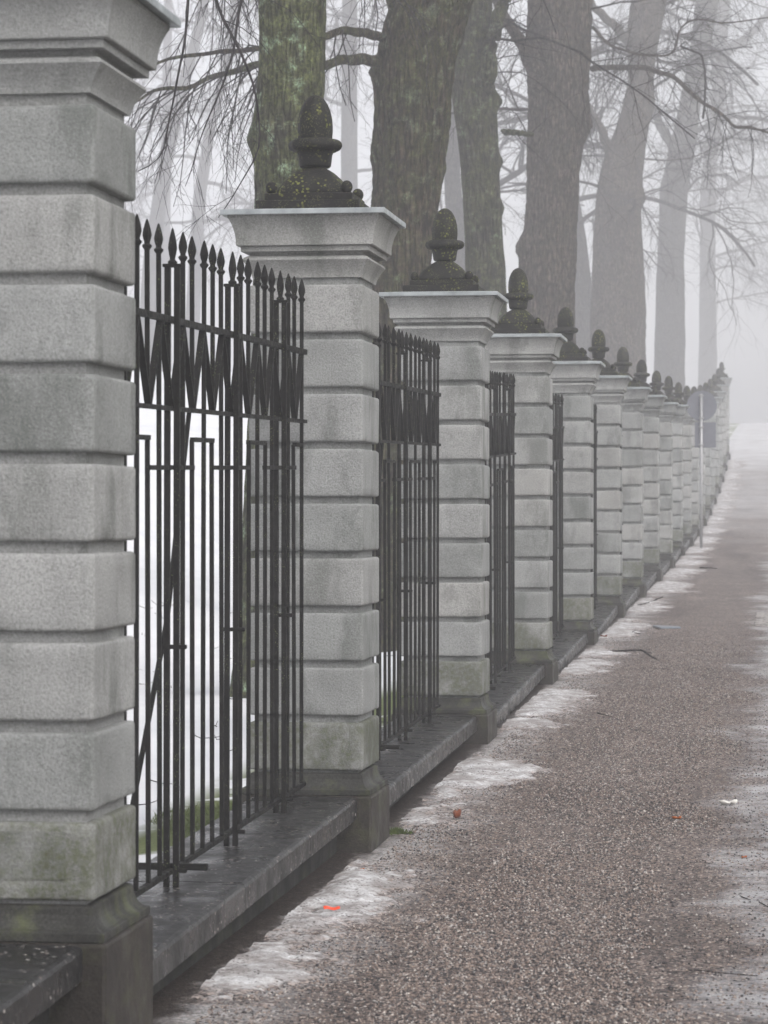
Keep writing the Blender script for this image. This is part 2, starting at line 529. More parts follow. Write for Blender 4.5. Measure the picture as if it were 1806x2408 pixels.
def sheet(name, xs, ys, zf, mat, kind='structure'):
    verts = [(x, y, zf(x, y)) for y in ys for x in xs]
    n = len(xs)
    faces = [(j * n + i, j * n + i + 1, (j + 1) * n + i + 1, (j + 1) * n + i) for j in range(len(ys) - 1) for i in range(n - 1)]
    o = mesh_obj(name, verts, faces, mat, None, True)
    tag(o, kind=kind)
    return o

ys = list(np.concatenate([np.arange(-40, 6, 4), np.arange(6, 40, 0.5), np.arange(40, 120, 1.5), np.arange(120, 300.1, 6)]))
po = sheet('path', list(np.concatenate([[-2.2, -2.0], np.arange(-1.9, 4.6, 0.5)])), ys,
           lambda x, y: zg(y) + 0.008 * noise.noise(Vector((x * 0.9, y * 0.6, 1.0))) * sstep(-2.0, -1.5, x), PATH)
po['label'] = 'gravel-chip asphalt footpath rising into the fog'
lx = list(-np.concatenate([[2.2, 2.3, 2.45], np.arange(2.6, 5, 0.25), np.arange(5, 16, 0.6), np.arange(16, 40, 3), np.arange(40, 221, 20)]))[::-1]
ly = list(np.concatenate([np.arange(-40, 6, 4), np.arange(6, 30, 0.3), np.arange(30, 60, 0.8), np.arange(60, 120, 2), np.arange(120, 300.1, 8)]))
lo = sheet('snowy_ground', lx, ly, lawn_z, LAWN)
lo['label'] = 'snow covered park ground rising behind the railings'
ro = sheet('snowy_verge', list(np.concatenate([np.arange(4.4, 12, 1.2), np.arange(12, 221, 26)])), ys[::1],
           lambda x, y: zg(y) - 0.01 + 0.12 * sstep(4.5, 7, x), LAWN)
ro['label'] = 'snowy verge beyond the far side of the path'

# ------------------------------------------------------------------ pillars
def worn_block(seed, mat, h=.2665, hz=.1095, r=.012):
    def axis(a, n):
        inner = np.linspace(-a + r, a - r, n)
        e = [-a, -a + r * .35, -a + r * .7]
        return e + list(inner) + [-q for q in reversed(e)]
    ax, az = axis(h, 13), axis(hz, 7)
    mb = MB()
    def grid(A, B, f, flip):
        n = len(B)
        v = [f(a, b) for a in A for b in B]
        fc = [(i * n + j, (i + 1) * n + j, (i + 1) * n + j + 1, i * n + j + 1) for i in range(len(A) - 1) for j in range(n - 1)]
        mb.add(v, [tuple(reversed(q)) for q in fc] if flip else fc)
    grid(ax, ax, lambda a, b: (a, b, hz), False); grid(ax, ax, lambda a, b: (a, b, -hz), True)
    grid(ax, az, lambda a, b: (a, -h, b), False); grid(ax, az, lambda a, b: (a, h, b), True)
    grid(ax, az, lambda a, b: (h, a, b), False); grid(ax, az, lambda a, b: (-h, a, b), True)
    bm = bmesh.new()
    vs = [bm.verts.new(v) for v in mb.v]
    for f in mb.f: bm.faces.new([vs[i] for i in f])
    bmesh.ops.remove_doubles(bm, verts=bm.verts, dist=1e-5)
    lim = Vector((h - r, h - r, hz - r))
    for v in bm.verts:
        p = v.co.copy()
        inn = Vector([max(-lim[k], min(lim[k], p[k])) for k in range(3)])
        d = p - inn
        dn = d.normalized()
        q = inn + dn * r
        edge = sum(1 for k in range(3) if abs(d[k]) > 1e-6) >= 2
        n1 = noise.noise(q * 9 + Vector((seed, 0, 0))); n2 = noise.noise(q * 34 + Vector((0, seed, 0)))
        amt = .0012 * n1 + (.0030 * max(0, n2 + .25 * n1) + .0045 * max(0, n1 - .25) if edge else .0006 * n2)
        v.co = q - dn * amt + Vector((0, 0, hz))
    bmesh.ops.recalc_face_normals(bm, faces=bm.faces)
    return bm_mesh('block', bm, mat, True)

def make_pillar_meshes():
    M = {}
    M['block'] = [worn_block(k * 7.3, STONE) for k in range(5)]
    M['block_low'] = [worn_block(40 + k * 5.1, STONE_LOW) for k in range(3)]
    def sq(name, prof, mat):
        me = bpy.data.meshes.new(name)
        v, f = square_loft(prof)
        me.from_pydata(v, [], f); me.update(); me.materials.append(mat)
        return me
    M['core'] = sq('shaft_core', [(.237, .09), (.237, 2.386)], STONE)
    cav = [(.30 - .04 * math.sin(t * math.pi / 2) , .028 + .062 * (1 - math.cos(t * math.pi / 2))) for t in np.linspace(0, 1, 7)]
    M['mould'] = sq('base_moulding', [(.296, .0), (.302, .004), (.302, .026)] + cav + [(.259, .096), (.250, .101)], MOULD)
    pr = [(.245, 2.380), (.2525, 2.381), (.253, 2.386)]
    pr += [(.253 + .040 * t ** 1.5, 2.386 + .074 * t) for t in np.linspace(0.15, 1, 7)]
    pr += [(.292, 2.464), (.287, 2.472), (.272, 2.480), (.258, 2.484), (.262, 2.498), (.298, 2.499), (.299, 2.501), (.299, 2.521), (.297, 2.523), (.312, 2.524), (.317, 2.526), (.318, 2.530)]
    pr += [(.318 + .030 * t ** 2.2, 2.53 + .118 * t) for t in np.linspace(0.15, 1, 8)]
    pr += [(.351, 2.650), (.351, 2.664), (.33, 2.665)]
    M['cornice'] = sq('cornice', pr, STONE)
    M['cap'] = sq('cap_sheet', [(.350, 2.666), (.374, 2.662), (.379, 2.662), (.380, 2.664), (.380, 2.684), (.378, 2.687), (.25, 2.699), (.20, 2.700)], ZINC)
    v, f = [], []
    mb = MB()
    for h, z0, z1, r in ((.2425, 2.690, 2.741, .006), (.205, 2.741, 2.777, .005)):
        bm = box_bm(-h, h, -h, h, z0, z1, r, 2)
        bm.verts.index_update()
        mb.add([q.co[:] for q in bm.verts], [[q.index for q in fc.verts] for fc in bm.faces]); bm.free()
    me = bpy.data.meshes.new('finial'); me.from_pydata(mb.v, [], mb.f); me.update(); me.materials.append(FINIAL)
    M['finial'] = me
    # four-sided bell-shaped roof
    rings = []
    for h, z, e in ((.162, 2.774, 9), (.162, 2.795, 9), (.153, 2.812, 8), (.138, 2.838, 6), (.116, 2.865, 5), (.091, 2.887, 4), (.068, 2.902, 3), (.055, 2.909, 2.3), (.052, 2.919, 2)):
        ring = []
        for k in range(32):
            a = 2 * math.pi * (k + .5) / 32
            c, s = math.cos(a), math.sin(a)
            r = h / ((abs(c) ** e + abs(s) ** e) ** (1 / e))
            ring.append((r * c, r * s, z))
        rings.append(ring)
    v, f = ring_loft(rings)
    me = bpy.data.meshes.new('dome'); me.from_pydata(v, [], f); me.update(); me.materials.append(FINIAL)
    me.polygons.foreach_set('use_smooth', [True] * len(me.polygons))
    M['dome'] = me
    bm = bmesh.new(); bmesh.ops.create_uvsphere(bm, u_segments=12, v_segments=8, radius=.028)
    for q in bm.verts: q.co.z *= 1.12
    M['ball'] = bm_mesh('corner_ball', bm, FINIAL, True)
    def lathe(name, prof, n=40, lob=None):
        rings = []
        for r, z in prof:
            ring = []
            for k in range(n):
                a = 2 * math.pi * k / n
                rr = r * (lob(a, z) if lob else 1)
                ring.append((rr * math.cos(a), rr * math.sin(a), z))
            rings.append(ring)
        v, f = ring_loft(rings)
        me = bpy.data.meshes.new(name); me.from_pydata(v, [], f); me.update(); me.materials.append(FINIAL)
        me.polygons.foreach_set('use_smooth', [True] * len(me.polygons))
        return me
    M['cup'] = lathe('cup', [(.050, 2.914), (.068, 2.915), (.074, 2.922), (.077, 2.945), (.080, 2.972), (.088, 2.992)])
    tor = [(.088 + .032 * (0.5 + 0.5 * math.sin(t)) if False else 0.090 + .034 * math.cos(t), 3.018 + .029 * math.sin(t)) for t in np.linspace(-math.pi * .62, math.pi * .62, 12)]
    M['rim'] = lathe('rim', tor, 48, lambda a, z: 1 + .035 * math.cos(8 * a))
    ac = [(.074, 3.030), (.080, 3.05), (.083, 3.08), (.083, 3.11), (.080, 3.145), (.072, 3.18), (.060, 3.21), (.044, 3.234), (.026, 3.248), (.010, 3.2545), (.002, 3.256)]
    M['acorn'] = lathe('acorn', ac, 48, lambda a, z: 1 - .055 * abs(math.sin(4 * a + .4)) ** 3)
    return M
PM = make_pillar_meshes()
ORD = ['nearest', 'second', 'third', 'fourth', 'fifth', 'sixth', 'seventh', 'eighth', 'ninth', 'tenth', 'eleventh']
def make_pillar(i):
    y, z = pil_y(i), PTOP[i]
    p = empty('gate_pillar' if False else 'stone_pillar', (PX, y, z))
    p.rotation_euler.z = rng.uniform(-.006, .006)
    if i == 0: lab = 'nearest pale rusticated stone pillar, cropped by the left and top edges'
    elif i == 1: lab = 'second stone pillar from the camera, with algae-green lowest block and lichened acorn finial'
    elif i <= 10: lab = '%s pale rusticated stone pillar counted from the camera along the railing' % ORD[i]
    else: lab = 'distant stone pillar fading into fog behind the road sign'
    tag(p, lab, 'pillar', 'stone pillars along the railing', 'thing')
    dz = zg(y) - 0.25 - z
    me = bm_mesh('plinth', box_bm(-.31, .31, -.312, .312, dz, 0, .010, 2), PLINTH)
    link_mesh('plinth', me, p)
    link_mesh('base_moulding', PM['mould'], p)
    link_mesh('shaft_core', PM['core'], p)
    for k in range(9):
        b = link_mesh('block', rng.choice(PM['block_low'] if k == 0 else PM['block']), p, (rng.uniform(-.0015, .0015), rng.uniform(-.0015, .0015), .113 + .2518 * k),
                      (0, 0, rng.choice((0, 1, 2, 3)) * math.pi / 2 + rng.uniform(-.003, .003)))
        if i == 0 and k == 0:
            bm = box_bm(-.10, .125, -.2682, -.262, .06, .195)
            pt = link_mesh('repair_patch', bm_mesh('repair_patch', bm, PATCH), p, (.06, 0, .113))
            pt['label'] = 'dark algae stained repair patch on the lowest block'
    link_mesh('cornice', PM['cornice'], p)
    link_mesh('cap_sheet', PM['cap'], p)
    fo = link_mesh('finial', PM['finial'], p)
    fo['label'] = 'blackened acorn finial spotted with yellow lichen'
    link_mesh('dome', PM['dome'], fo)
    for sx in (-1, 1):
        for sy in (-1, 1):
            link_mesh('corner_ball', PM['ball'], fo, (sx * .176, sy * .176, 2.803))
    link_mesh('cup', PM['cup'], fo)
    link_mesh('rim', PM['rim'], fo)
    link_mesh('acorn', PM['acorn'], fo, (0, 0, 0), (0, 0, rng.uniform(0, .4)))
    return p
for i in range(NP): make_pillar(i)

# ------------------------------------------------------------------ low wall under the railing, one per bay
NEAR = {-1: 0.24, 0: 0.196, 1: 0.205, 2: 0.175, 3: 0.235, 4: 0.270}
def bay_line(i):
    """coping top: (y0, z0, y1, z1)"""
    y0, y1 = pil_y(i) + .313, pil_y(i + 1) - .313
    z1 = (PTOP[i + 1]) - .004
    z0 = NEAR.get(i, (PTOP[i] if i >= 0 else .36) - .09)
    return y0, z0, y1, z1
def make_wall(i):
    y0, z0, y1, z1 = bay_line(i)
    r = empty('low_wall', (PX, y0, zg(y0)))
    bz = zg(y0)
    if i < 0: lab = 'wet granite coped low wall in front of the nearest pillar at bottom left'
    elif i < 10: lab = 'wet granite coped low wall between the %s and %s pillars' % (ORD[i], ORD[i + 1])
    else: lab = 'distant low granite wall between foggy pillars behind the road sign'
    tag(r, lab, 'wall', 'low granite walls between the pillars', 'thing')
    h = .244
    seams = [0, .34 + rng.uniform(-.06, .06), .68 + rng.uniform(-.06, .06), 1]
    for k in range(3):
        a, b = seams[k], seams[k + 1]
        ya, yb = y0 + (y1 - y0) * a + (.004 if k else 0), y0 + (y1 - y0) * b - (.004 if k < 2 else 0)
        nseg = 70 if i <= 2 else 14
        rings = []
        for q in range(nseg + 1):
            yy = ya + (yb - ya) * q / nseg
            zz = z0 + (z1 - z0) * (yy - y0) / (y1 - y0)
            e = 0.008 * noise.noise(Vector((yy * 9, i * 3.1, 0))) + 0.006 * noise.noise(Vector((yy * 31, i * 3.1, 5)))
            e2 = 0.004 * noise.noise(Vector((yy * 14, i * 3.1, 9)))
            jit = (.001 if k == 1 else 0)
            w1, w2, w3 = [0.0022 * noise.noise(Vector((yy * 23, i * 3.1 + q_ * 7.7, 2))) + 0.0012 * noise.noise(Vector((yy * 55, i * 3.1 + q_ * 7.7, 4))) for q_ in range(3)]
            prof = [(h - .005 + w1, -.102), (h + w1, -.097), (h + w2, -.068), (h + w3, -.040), (h + w1 * .5, -.017 + e * .6), (h - .005 + e * .4, -.006), (h - .018 + e * .5, -.001), (h - .06, .001), (0, .003), (-h + .01, 0), (-h, -.01), (-h, -.102)]
            rings.append([(px_, yy - y0, zz - bz + pz_ + jit) for px_, pz_ in prof])
        v, f = ring_loft(rings)
        f = [tuple(reversed(t)) for t in f]
        s = mesh_obj('coping_slab', v, f, COPING, r, False)
    v = []
    for yy, zz in ((y0, z0), (y1, z1)):
        b_ = zg(yy) - .2
        for x in (-.15, .15):
            v += [(x, yy - y0, b_ - bz), (x, yy - y0, zz - bz - .1005)]
    f = [(0, 1, 5, 4), (2, 6, 7, 3), (0, 2, 3, 1), (4, 5, 7, 6), (1, 3, 7, 5), (0, 4, 6, 2)]
    mesh_obj('footing', v, f, FOOTING, r)
    return r
for i in range(-1, NP - 1): make_wall(i)

# ------------------------------------------------------------------ iron railings
def spear_mesh(name, r, tip_z, bar_top, short=False):
    """spearhead with collar, origin at the coping"""
    L = tip_z - bar_top
    if not short:
        prof = [(r, -.012), (r * 1.2, -.006), (.0155, .001), (.0175, .005), (.0165, .010), (.0105, .014), (.0100, .020), (.0135, .030), (.0165, .043), (.0162, .050), (.0130, .066), (.0085, .082), (.0035, L - .003), (.0012, L)]
    else:
        prof = [(.0160, -.002), (.0175, .004), (.0160, .009), (.0105, .013), (.0100, .020), (.0135, .036), (.0165, .055), (.0160, .064), (.0125, .088), (.0080, .108), (.0035, L - .003), (.0012, L)]
    rings = [[(q * math.cos(a), q * math.sin(a), bar_top + z) for a in [2 * math.pi * (k + .5) / 8 for k in range(8)]] for q, z in prof]
    v, f = ring_loft(rings)
    me = bpy.data.meshes.new(name); me.from_pydata(v, [], f); me.update(); me.materials.append(IRON)
    return me
BR = .0080
T_TOP, T_TIP, R_TOP, R_MID, R_BR, R_LOW, R_BOT = 2.268, 2.368, 2.038, 1.72, 1.612, 1.508, .062
ME = {}
ME['spear'] = spear_mesh('spearhead', BR * 1.05, T_TIP, T_TOP)
ME['spear_s'] = spear_mesh('spearhead', BR * 1.1, T_TIP, T_TIP - .128, True)
def rect_bar(name, hx, hy, z0, z1):
    return bm_mesh(name, box_bm(-hx, hx, -hy, hy, z0, z1, .0018), IRON)
ME['bar'] = rect_bar('bar', BR, BR, R_BOT - .012, T_TOP + .004)
ME['bar_up'] = rect_bar('bar', BR, BR, R_MID, T_TOP + .004)
ME['bar_dn'] = rect_bar('bar', BR, BR, R_BOT - .012, R_BR)
ME['post'] = rect_bar('post', .0105, .0105, -.012, T_TIP - .140)
ME['plate'] = rect_bar('post_cap', .034, .016, T_TIP - .141, T_TIP - .129)
ME['clip'] = bm_mesh('clip', box_bm(-.045, .045, -.008, .008, -.008, .008, .003, 1), IRON)
ME['foot'] = bm_mesh('foot_bar', box_bm(-.20, .13, -.012, .012, -.012, .012, .004, 1), IRON)
def make_railing(i):
    y0, z0, y1, z1 = bay_line(i)
    s0, s1 = pil_y(i) + .2665, pil_y(i + 1) - .2665
    slope = (z1 - z0) / (y1 - y0)
    base = lambda y: z0 + (y - y0) * slope
    r = empty('iron_railing', (PX, s0, base(s0)))
    lab = 'black wrought iron spear railing between the %s and %s pillars' % (ORD[i], ORD[i + 1])
    tag(r, lab, 'railing', 'iron railings between the pillars')
    step = .191
    last = s1 - .13
    Y = lambda k: last - k * step - s0          # local y of bar k counted from the far pillar
    Z = lambda k: (Y(k)) * slope
    doubles = (3, 9, 15, 21)
    hi = math.radians(.35)
    for k in range(25):
        loc = (rng.uniform(-.0015, .0015), Y(k), Z(k))
        rot = (rng.uniform(-.003, .003), rng.uniform(-.0025, .0025), 0)
        d = min(abs(k - q) for q in doubles)
        if d == 0:
            for sx in (-1, 1):
                link_mesh('post', ME['post'], r, (sx * .0175, Y(k), Z(k)), rot)
            pc = link_mesh('post_cap', ME['plate'], r, loc, rot)
            link_mesh('spearhead', ME['spear_s'], pc)
            link_mesh('clip', ME['clip'], r, (.012, Y(k), Z(k) + .865))
            link_mesh('clip', ME['clip'], r, (.012, Y(k), Z(k) + R_BOT))
        elif d == 2:
            b = link_mesh('bar', ME['bar_up'], r, loc, rot)
            link_mesh('spearhead', ME['spear'], b)
            link_mesh('bar', ME['bar_dn'], r, (rng.uniform(-.002, .002), Y(k), Z(k)), (rng.uniform(-.003, .003), rng.uniform(-.003, .003), 0))
        else:
            b = link_mesh('bar', ME['bar'], r, loc, rot)
            link_mesh('spearhead', ME['spear'], b)
    def rail(name, ya, yb, zh, hx, hz, x=0.0):
        v = []
        for yy in (ya, yb):
            zz = yy * slope + zh
            v += [(x - hx, yy, zz - hz), (x + hx, yy, zz - hz), (x + hx, yy, zz + hz), (x - hx, yy, zz + hz)]
        f = [(3, 2, 1, 0), (4, 5, 6, 7)] + [(j, (j + 1) % 4, (j + 1) % 4 + 4, j + 4) for j in range(4)]
        return mesh_obj(name, v, f, IRON, r)
    L = s1 - s0
    rail('top_rail', .0, L - .03, R_TOP, .0115, .0115)
    rail('middle_rail', .0, L - .03, R_MID, .011, .008)
    rail('bottom_rail', .0, L - .06, R_BOT, .0105, .0085)
    for q in doubles:
        rail('short_rail', max(0.02, Y(q + 2)), Y(q - 2), R_LOW, .0095, .0085)
    for q in (0, 6, 12, 18, 24):
        rail('bracket', Y(min(24, q + 1)), Y(max(0, q - 1)), R_BR, .0095, .0085)
    for k in range(24):
        top, bot = (k, k + 1) if k % 2 == 0 else (k + 1, k)
        a = np.array([0, Y(top), Z(top) + R_TOP - .006]); b = np.array([0, Y(bot), Z(bot) + R_MID + .002])
        v = []
        for p in (a, b):
            v += [(-.012, p[1] - .006, p[2]), (.012, p[1] - .006, p[2]), (.012, p[1] + .006, p[2]), (-.012, p[1] + .006, p[2])]
        f = [(3, 2, 1, 0), (4, 5, 6, 7)] + [(j, (j + 1) % 4, (j + 1) % 4 + 4, j + 4) for j in range(4)]
        mesh_obj('lattice_strip', v, f, IRON, r)
    link_mesh('foot_bar', ME['foot'], r, (0, Y(15) + .02, Z(15) + R_BOT + .012))
    mb = MB()
    mb.tube([(-.185, Y(15), Z(15) + R_BOT), (-.06, Y(13.9), Z(14) + .95), (-.012, Y(13), Z(13) + R_MID)], [.010, .010, .009], 6)
    mb.build('stay', IRON, r)
    return r
for i in range(0, 8): make_railing(i)

# ------------------------------------------------------------------ trees
trng = np.random.default_rng(5)
def smooth_path(pts, n):
    pts = np.asarray(pts, float)
    d = np.r_[0, np.cumsum(np.linalg.norm(np.diff(pts, axis=0), axis=1))]
    s = np.linspace(0, d[-1], n)
    out = np.stack([np.interp(s, d, pts[:, k]) for k in range(3)], 1)
    for _ in range(2):
        out[1:-1] = .25 * out[:-2] + .5 * out[1:-1] + .25 * out[2:]
    return out

def grow(mb, p, d, L, r, depth, droop, stats, kids=None, wander=.16):
    """recursive bare branch"""
    n = max(4, int(L / (.22 if depth < 2 else .10)) )
    n = min(n, 16)
    seg = L / n
    pts = [np.array(p, float)]
    d = np.array(d, float); d /= np.linalg.norm(d)
    dirs = [d]
    for k in range(n):
        d = d + trng.normal(0, wander, 3) * (1.0 if depth else .6)
        d[2] -= droop * seg * (.4 + k / n)
        d /= np.linalg.norm(d)
        pts.append(pts[-1] + d * seg); dirs.append(d)
    rad = r * np.linspace(1, .45 if depth < 2 else .3, n + 1)
    mb.tube(pts, np.maximum(rad, .0012), 7 if r > .03 else (5 if r > .012 else 3))
    stats[0] += n
    if depth >= 3 or r < .0026: return
    nk = kids if kids is not None else int({0: 6, 1: 6, 2: 4}[depth] * min(1.6, max(.6, L / (2.4 if depth == 0 else 1.2))))
    for q in range(nk):
        t = trng.uniform(.18, .98)
        idx = min(n, int(t * n))
        base = pts[idx]; bd = dirs[idx]
        side = np.cross(bd, trng.normal(0, 1, 3)); side /= np.linalg.norm(side) + 1e-6
        nd = bd * trng.uniform(.45, .95) + side * trng.uniform(.5, .9)
        nd[2] += -.12 if depth >= 1 else .05
        grow(mb, base, nd, L * trng.uniform(.34, .58), max(.0022, rad[idx] * trng.uniform(.40, .62)), depth + 1, droop * 1.25, stats)

def side_twigs(mb, pts, rad, n, L, droop, stats, dn=-.1, t0=.15):
    pts = np.asarray(pts)
    for _ in range(n):
        idx = int(trng.uniform(t0, .99) * (len(pts) - 1))
        bd = pts[min(idx + 1, len(pts) - 1)] - pts[max(0, idx - 1)]; bd /= np.linalg.norm(bd) + 1e-9
        side = np.cross(bd, trng.normal(0, 1, 3)); side /= np.linalg.norm(side) + 1e-6
        nd = bd * trng.uniform(.4, .9) + side * .7; nd[2] += dn
        grow(mb, pts[idx], nd, L * trng.uniform(.5, 1.2), max(.0026, min(.011, rad[idx] * .42)), 1, droop, stats)

def make_trunk(prof, Z, gz, top_z, seed, lobes=3, flare=1.5, burls=(), ridge=.03, fine=.06):
    """prof: (x_left, x_right, y) in photo pixels at depth Z. returns verts, faces, centre line function"""
    zs, cs, rs = [], [], []
    for xl, xr, y in sorted(prof, key=lambda q: -q[2]):
        p = at((xl + xr) / 2, y, Z)
        zs.append(p.z); cs.append((p.x, p.y)); rs.append((xr - xl) / 2 * Z / F)
    dz = zs[-1] - zs[0]
    lean = ((cs[-1][0] - cs[0][0]) / dz, (cs[-1][1] - cs[0][1]) / dz)
    if zs[0] > gz + .4:
        g = zs[0] - gz
        zs.insert(0, gz + .45); cs.insert(0, cs[0]); rs.insert(0, rs[0] * 1.04)
    zs.insert(0, gz - .3); cs.insert(0, cs[0]); rs.insert(0, rs[0] * flare)
    if top_z > zs[-1]:
        e = top_z - zs[-1]
        cs.append((cs[-1][0] + lean[0] * e * .5, cs[-1][1] + lean[1] * e * .5)); zs.append(top_z); rs.append(rs[-1] * .38)
    cs = np.array(cs)
    vis = at(0, -60, Z).z
    zz = np.unique(np.concatenate([np.arange(zs[0], min(vis, zs[-1]), fine), np.arange(min(vis, zs[-1]), zs[-1] + .01, .35)]))
    N = 112
    k3 = np.array([.25, .5, .25])
    verts = []
    for z in zz:
        def sm(arr):
            return .25 * np.interp(z - .15, zs, arr) + .5 * np.interp(z, zs, arr) + .25 * np.interp(z + .15, zs, arr)
        cx, cy, r = sm(cs[:, 0]), sm(cs[:, 1]), sm(rs)
        for j in range(N):
            a = 2 * math.pi * j / N
            c, s = math.cos(a), math.sin(a)
            q = 1 + .045 * math.sin(lobes * a + seed + z * .35) + .05 * noise.noise(Vector((c * 1.2 + seed, s * 1.2, z * .7)))
            q += ridge * (noise.noise(Vector((c * 5.5, s * 5.5, z * 1.4 + seed))) + .7 * noise.noise(Vector((c * 13, s * 13, z * 3.2 + seed))))
            q += .6 * ridge * noise.noise(Vector((c * 24, s * 24, z * 9 + seed)))
            q -= 1.3 * ridge * max(0, .45 - abs(2.2 * noise.noise(Vector((c * 8 + .6 * math.sin(z * 2.1), s * 8, z * .9 + seed)))))
            add = 0
            for ba, bz, br, bh in burls:
                da = (a - ba + math.pi) % (2 * math.pi) - math.pi
                w_ = math.exp(-(da * r / br) ** 2 - ((z - bz) / br) ** 2)
                add += bh * w_ * (1 + .5 * noise.noise(Vector((c * 9, s * 9, z * 8))))
            rr = r * q + add
            verts.append((cx + rr * c, cy + rr * s, z))
    n = len(zz)
    faces = [(i * N + j, i * N + (j + 1) % N, (i + 1) * N + (j + 1) % N, (i + 1) * N + j) for i in range(n - 1) for j in range(N)]
    faces.append(tuple((n - 1) * N + j for j in range(N)))
    def centre(z):
        return np.array([np.interp(z, zs, cs[:, 0]), np.interp(z, zs, cs[:, 1]), z]), float(np.interp(z, zs, rs))
    return verts, faces, centre

def pix_limb(root, mat, path, r0, r1, ntw=14, twL=1.0, droop=.8, n=40, dn=-.2, name='limb', sides=9, t0=.15):
    """limb along photo pixels with a depth each: (x, y, Z)"""
    off = np.array(root.location)
    pts = smooth_path([np.array(at(*q)) - off for q in path], n)
    for ax in range(3):
        pts[:, ax] += [0.5 * r0 * noise.noise(Vector((k * .33, ax * 9.1, r0 * 50))) for k in range(n)]
    rad = np.linspace(r0, r1, n) * np.array([1 + .12 * noise.noise(Vector((k * .7, 3.3, r0 * 40))) for k in range(n)])
    mb = MB(); st = [0]
    mb.tube(pts, rad, sides)
    lo_ = mb.build(name, mat, root, True)
    if ntw:
        tw = MB()
        side_twigs(tw, pts, rad, ntw, twL, droop, st, dn, t0)
        t_ = tw.build('twigs', TWIG, lo_); t_['kind'] = 'stuff'
    return lo_

def make_tree(label, prof, Z, mat, seed, top=13, lobes=3, burls=(), crown=8, crown_z=(6.0, 12.0), crown_L=3.4, ridge=.03, fine=.06, limb_r=.06, group='trees behind the railing', aim=None, flare=1.5, name='lime_tree'):
    p = at((prof[-1][0] + prof[-1][1]) / 2, CY, Z)
    t = -p.x
    gz = lawn_z(p.x, p.y)
    r = empty(name, (p.x, p.y, gz))
    tag(r, label, 'tree', group)
    v, f, cen = make_trunk(prof, Z, gz, gz + top, seed, lobes, flare, burls, ridge, fine)
    off = np.array((p.x, p.y, gz))
    mesh_obj('trunk', [tuple(np.array(q) - off) for q in v], f, mat, r, True)
    mb = MB(); st = [0]
    for k in range(crown):
        z = gz + crown_z[0] + (crown_z[1] - crown_z[0]) * (k + trng.uniform(0, .8)) / crown
        c, rr = cen(z)
        a = trng.uniform(0, 2 * math.pi) if aim is None else aim + trng.normal(0, .9)
        d = (math.cos(a), math.sin(a), trng.uniform(.05, .55))
        grow(mb, c + np.array([d[0], d[1], 0]) * rr * .6 - off, d, crown_L * trng.uniform(.7, 1.25), limb_r * trng.uniform(.6, 1.1), 0, .16, st)
    cr_ = mb.build('crown', TWIG, r); cr_['kind'] = 'stuff'
    return r, cen, off, gz

D = 1.0886   # the tree outlines were read off a 1659 px wide view
def dp(*rows): return [(a * D, b * D, y * D) for a, b, y in rows]
T1 = make_tree('mossy green tree trunk rising directly behind the second pillar', dp((556, 706, 0), (560, 704, 100), (556, 702, 200), (546, 696, 260), (543, 694, 310), (549, 694, 350), (552, 694, 450), (540, 692, 900), (520, 690, 1300)), 23.8, BARK[0], 1.3, 12.5, 2,
               burls=[(math.pi * .96, EYE + (CY - 300 * D) / F * 23.8, .10, .045)], crown=8, crown_z=(7, 11.5), crown_L=3.2, ridge=.038, fine=.035, aim=-2.4, flare=1.35)
T2 = make_tree('dark burly trunk between the second and third pillar finials', dp((845, 1022, 0), (828, 1004, 50), (812, 985, 110), (806, 975, 200), (808, 968, 300), (806, 962, 350), (802, 946, 430), (800, 932, 520), (796, 925, 700), (786, 925, 1100)), 31.5, BARK[1], 4.4, 13, 3,
               burls=[(math.pi * 1.0, EYE + (CY - 155 * D) / F * 31.5, .14, .07), (math.pi * 1.05, EYE + (CY - 315 * D) / F * 31.5, .18, .05), (math.pi * 1.4, EYE + (CY - 60 * D) / F * 31.5, .2, .06), (0.2, EYE + (CY - 90 * D) / F * 31.5, .15, .04)],
               crown=7, crown_z=(9.3, 12), crown_L=3.0, ridge=.075, fine=.04, aim=2.6)
T3 = make_tree('greenish grey forked trunk behind the third pillar finial', dp((1030, 1062, -60), (1005, 1064, 0), (988, 1066, 100), (976, 1068, 200), (984, 1075, 260), (994, 1078, 330), (1000, 1080, 430), (1004, 1085, 520), (1006, 1092, 600), (1006, 1100, 900)), 42, BARK[2], 7.1, 14.5, 3,
               burls=[(-.1, EYE + (CY - 217 * D) / F * 42, .13, .10), (-.1, EYE + (CY - 350 * D) / F * 42, .09, .06), (-.1, EYE + (CY - 450 * D) / F * 42, .09, .05)], crown=10, crown_z=(7.6, 13.5), crown_L=3.0, limb_r=.022, ridge=.03, fine=.05)
T4 = make_tree('thick purplish brown trunk above the fourth pillar finial', dp((1146, 1284, -60), (1142, 1280, 0), (1139, 1276, 100), (1140, 1273, 200), (1142, 1274, 277), (1142, 1264, 310), (1139, 1256, 370), (1138, 1249, 462), (1132, 1246, 523), (1124, 1244, 580), (1122, 1244, 640), (1120, 1246, 900)), 56, BARK[3], 2.2, 18, 3,
               burls=[(math.pi, EYE + (CY - 530 * D) / F * 56, .22, .10), (0, EYE + (CY - 268 * D) / F * 56, .25, .07), (math.pi * 1.5, EYE + (CY - 290 * D) / F * 56, .25, .08)], crown=14, crown_z=(8.2, 17), crown_L=3.6, ridge=.065, fine=.06, limb_r=.032)
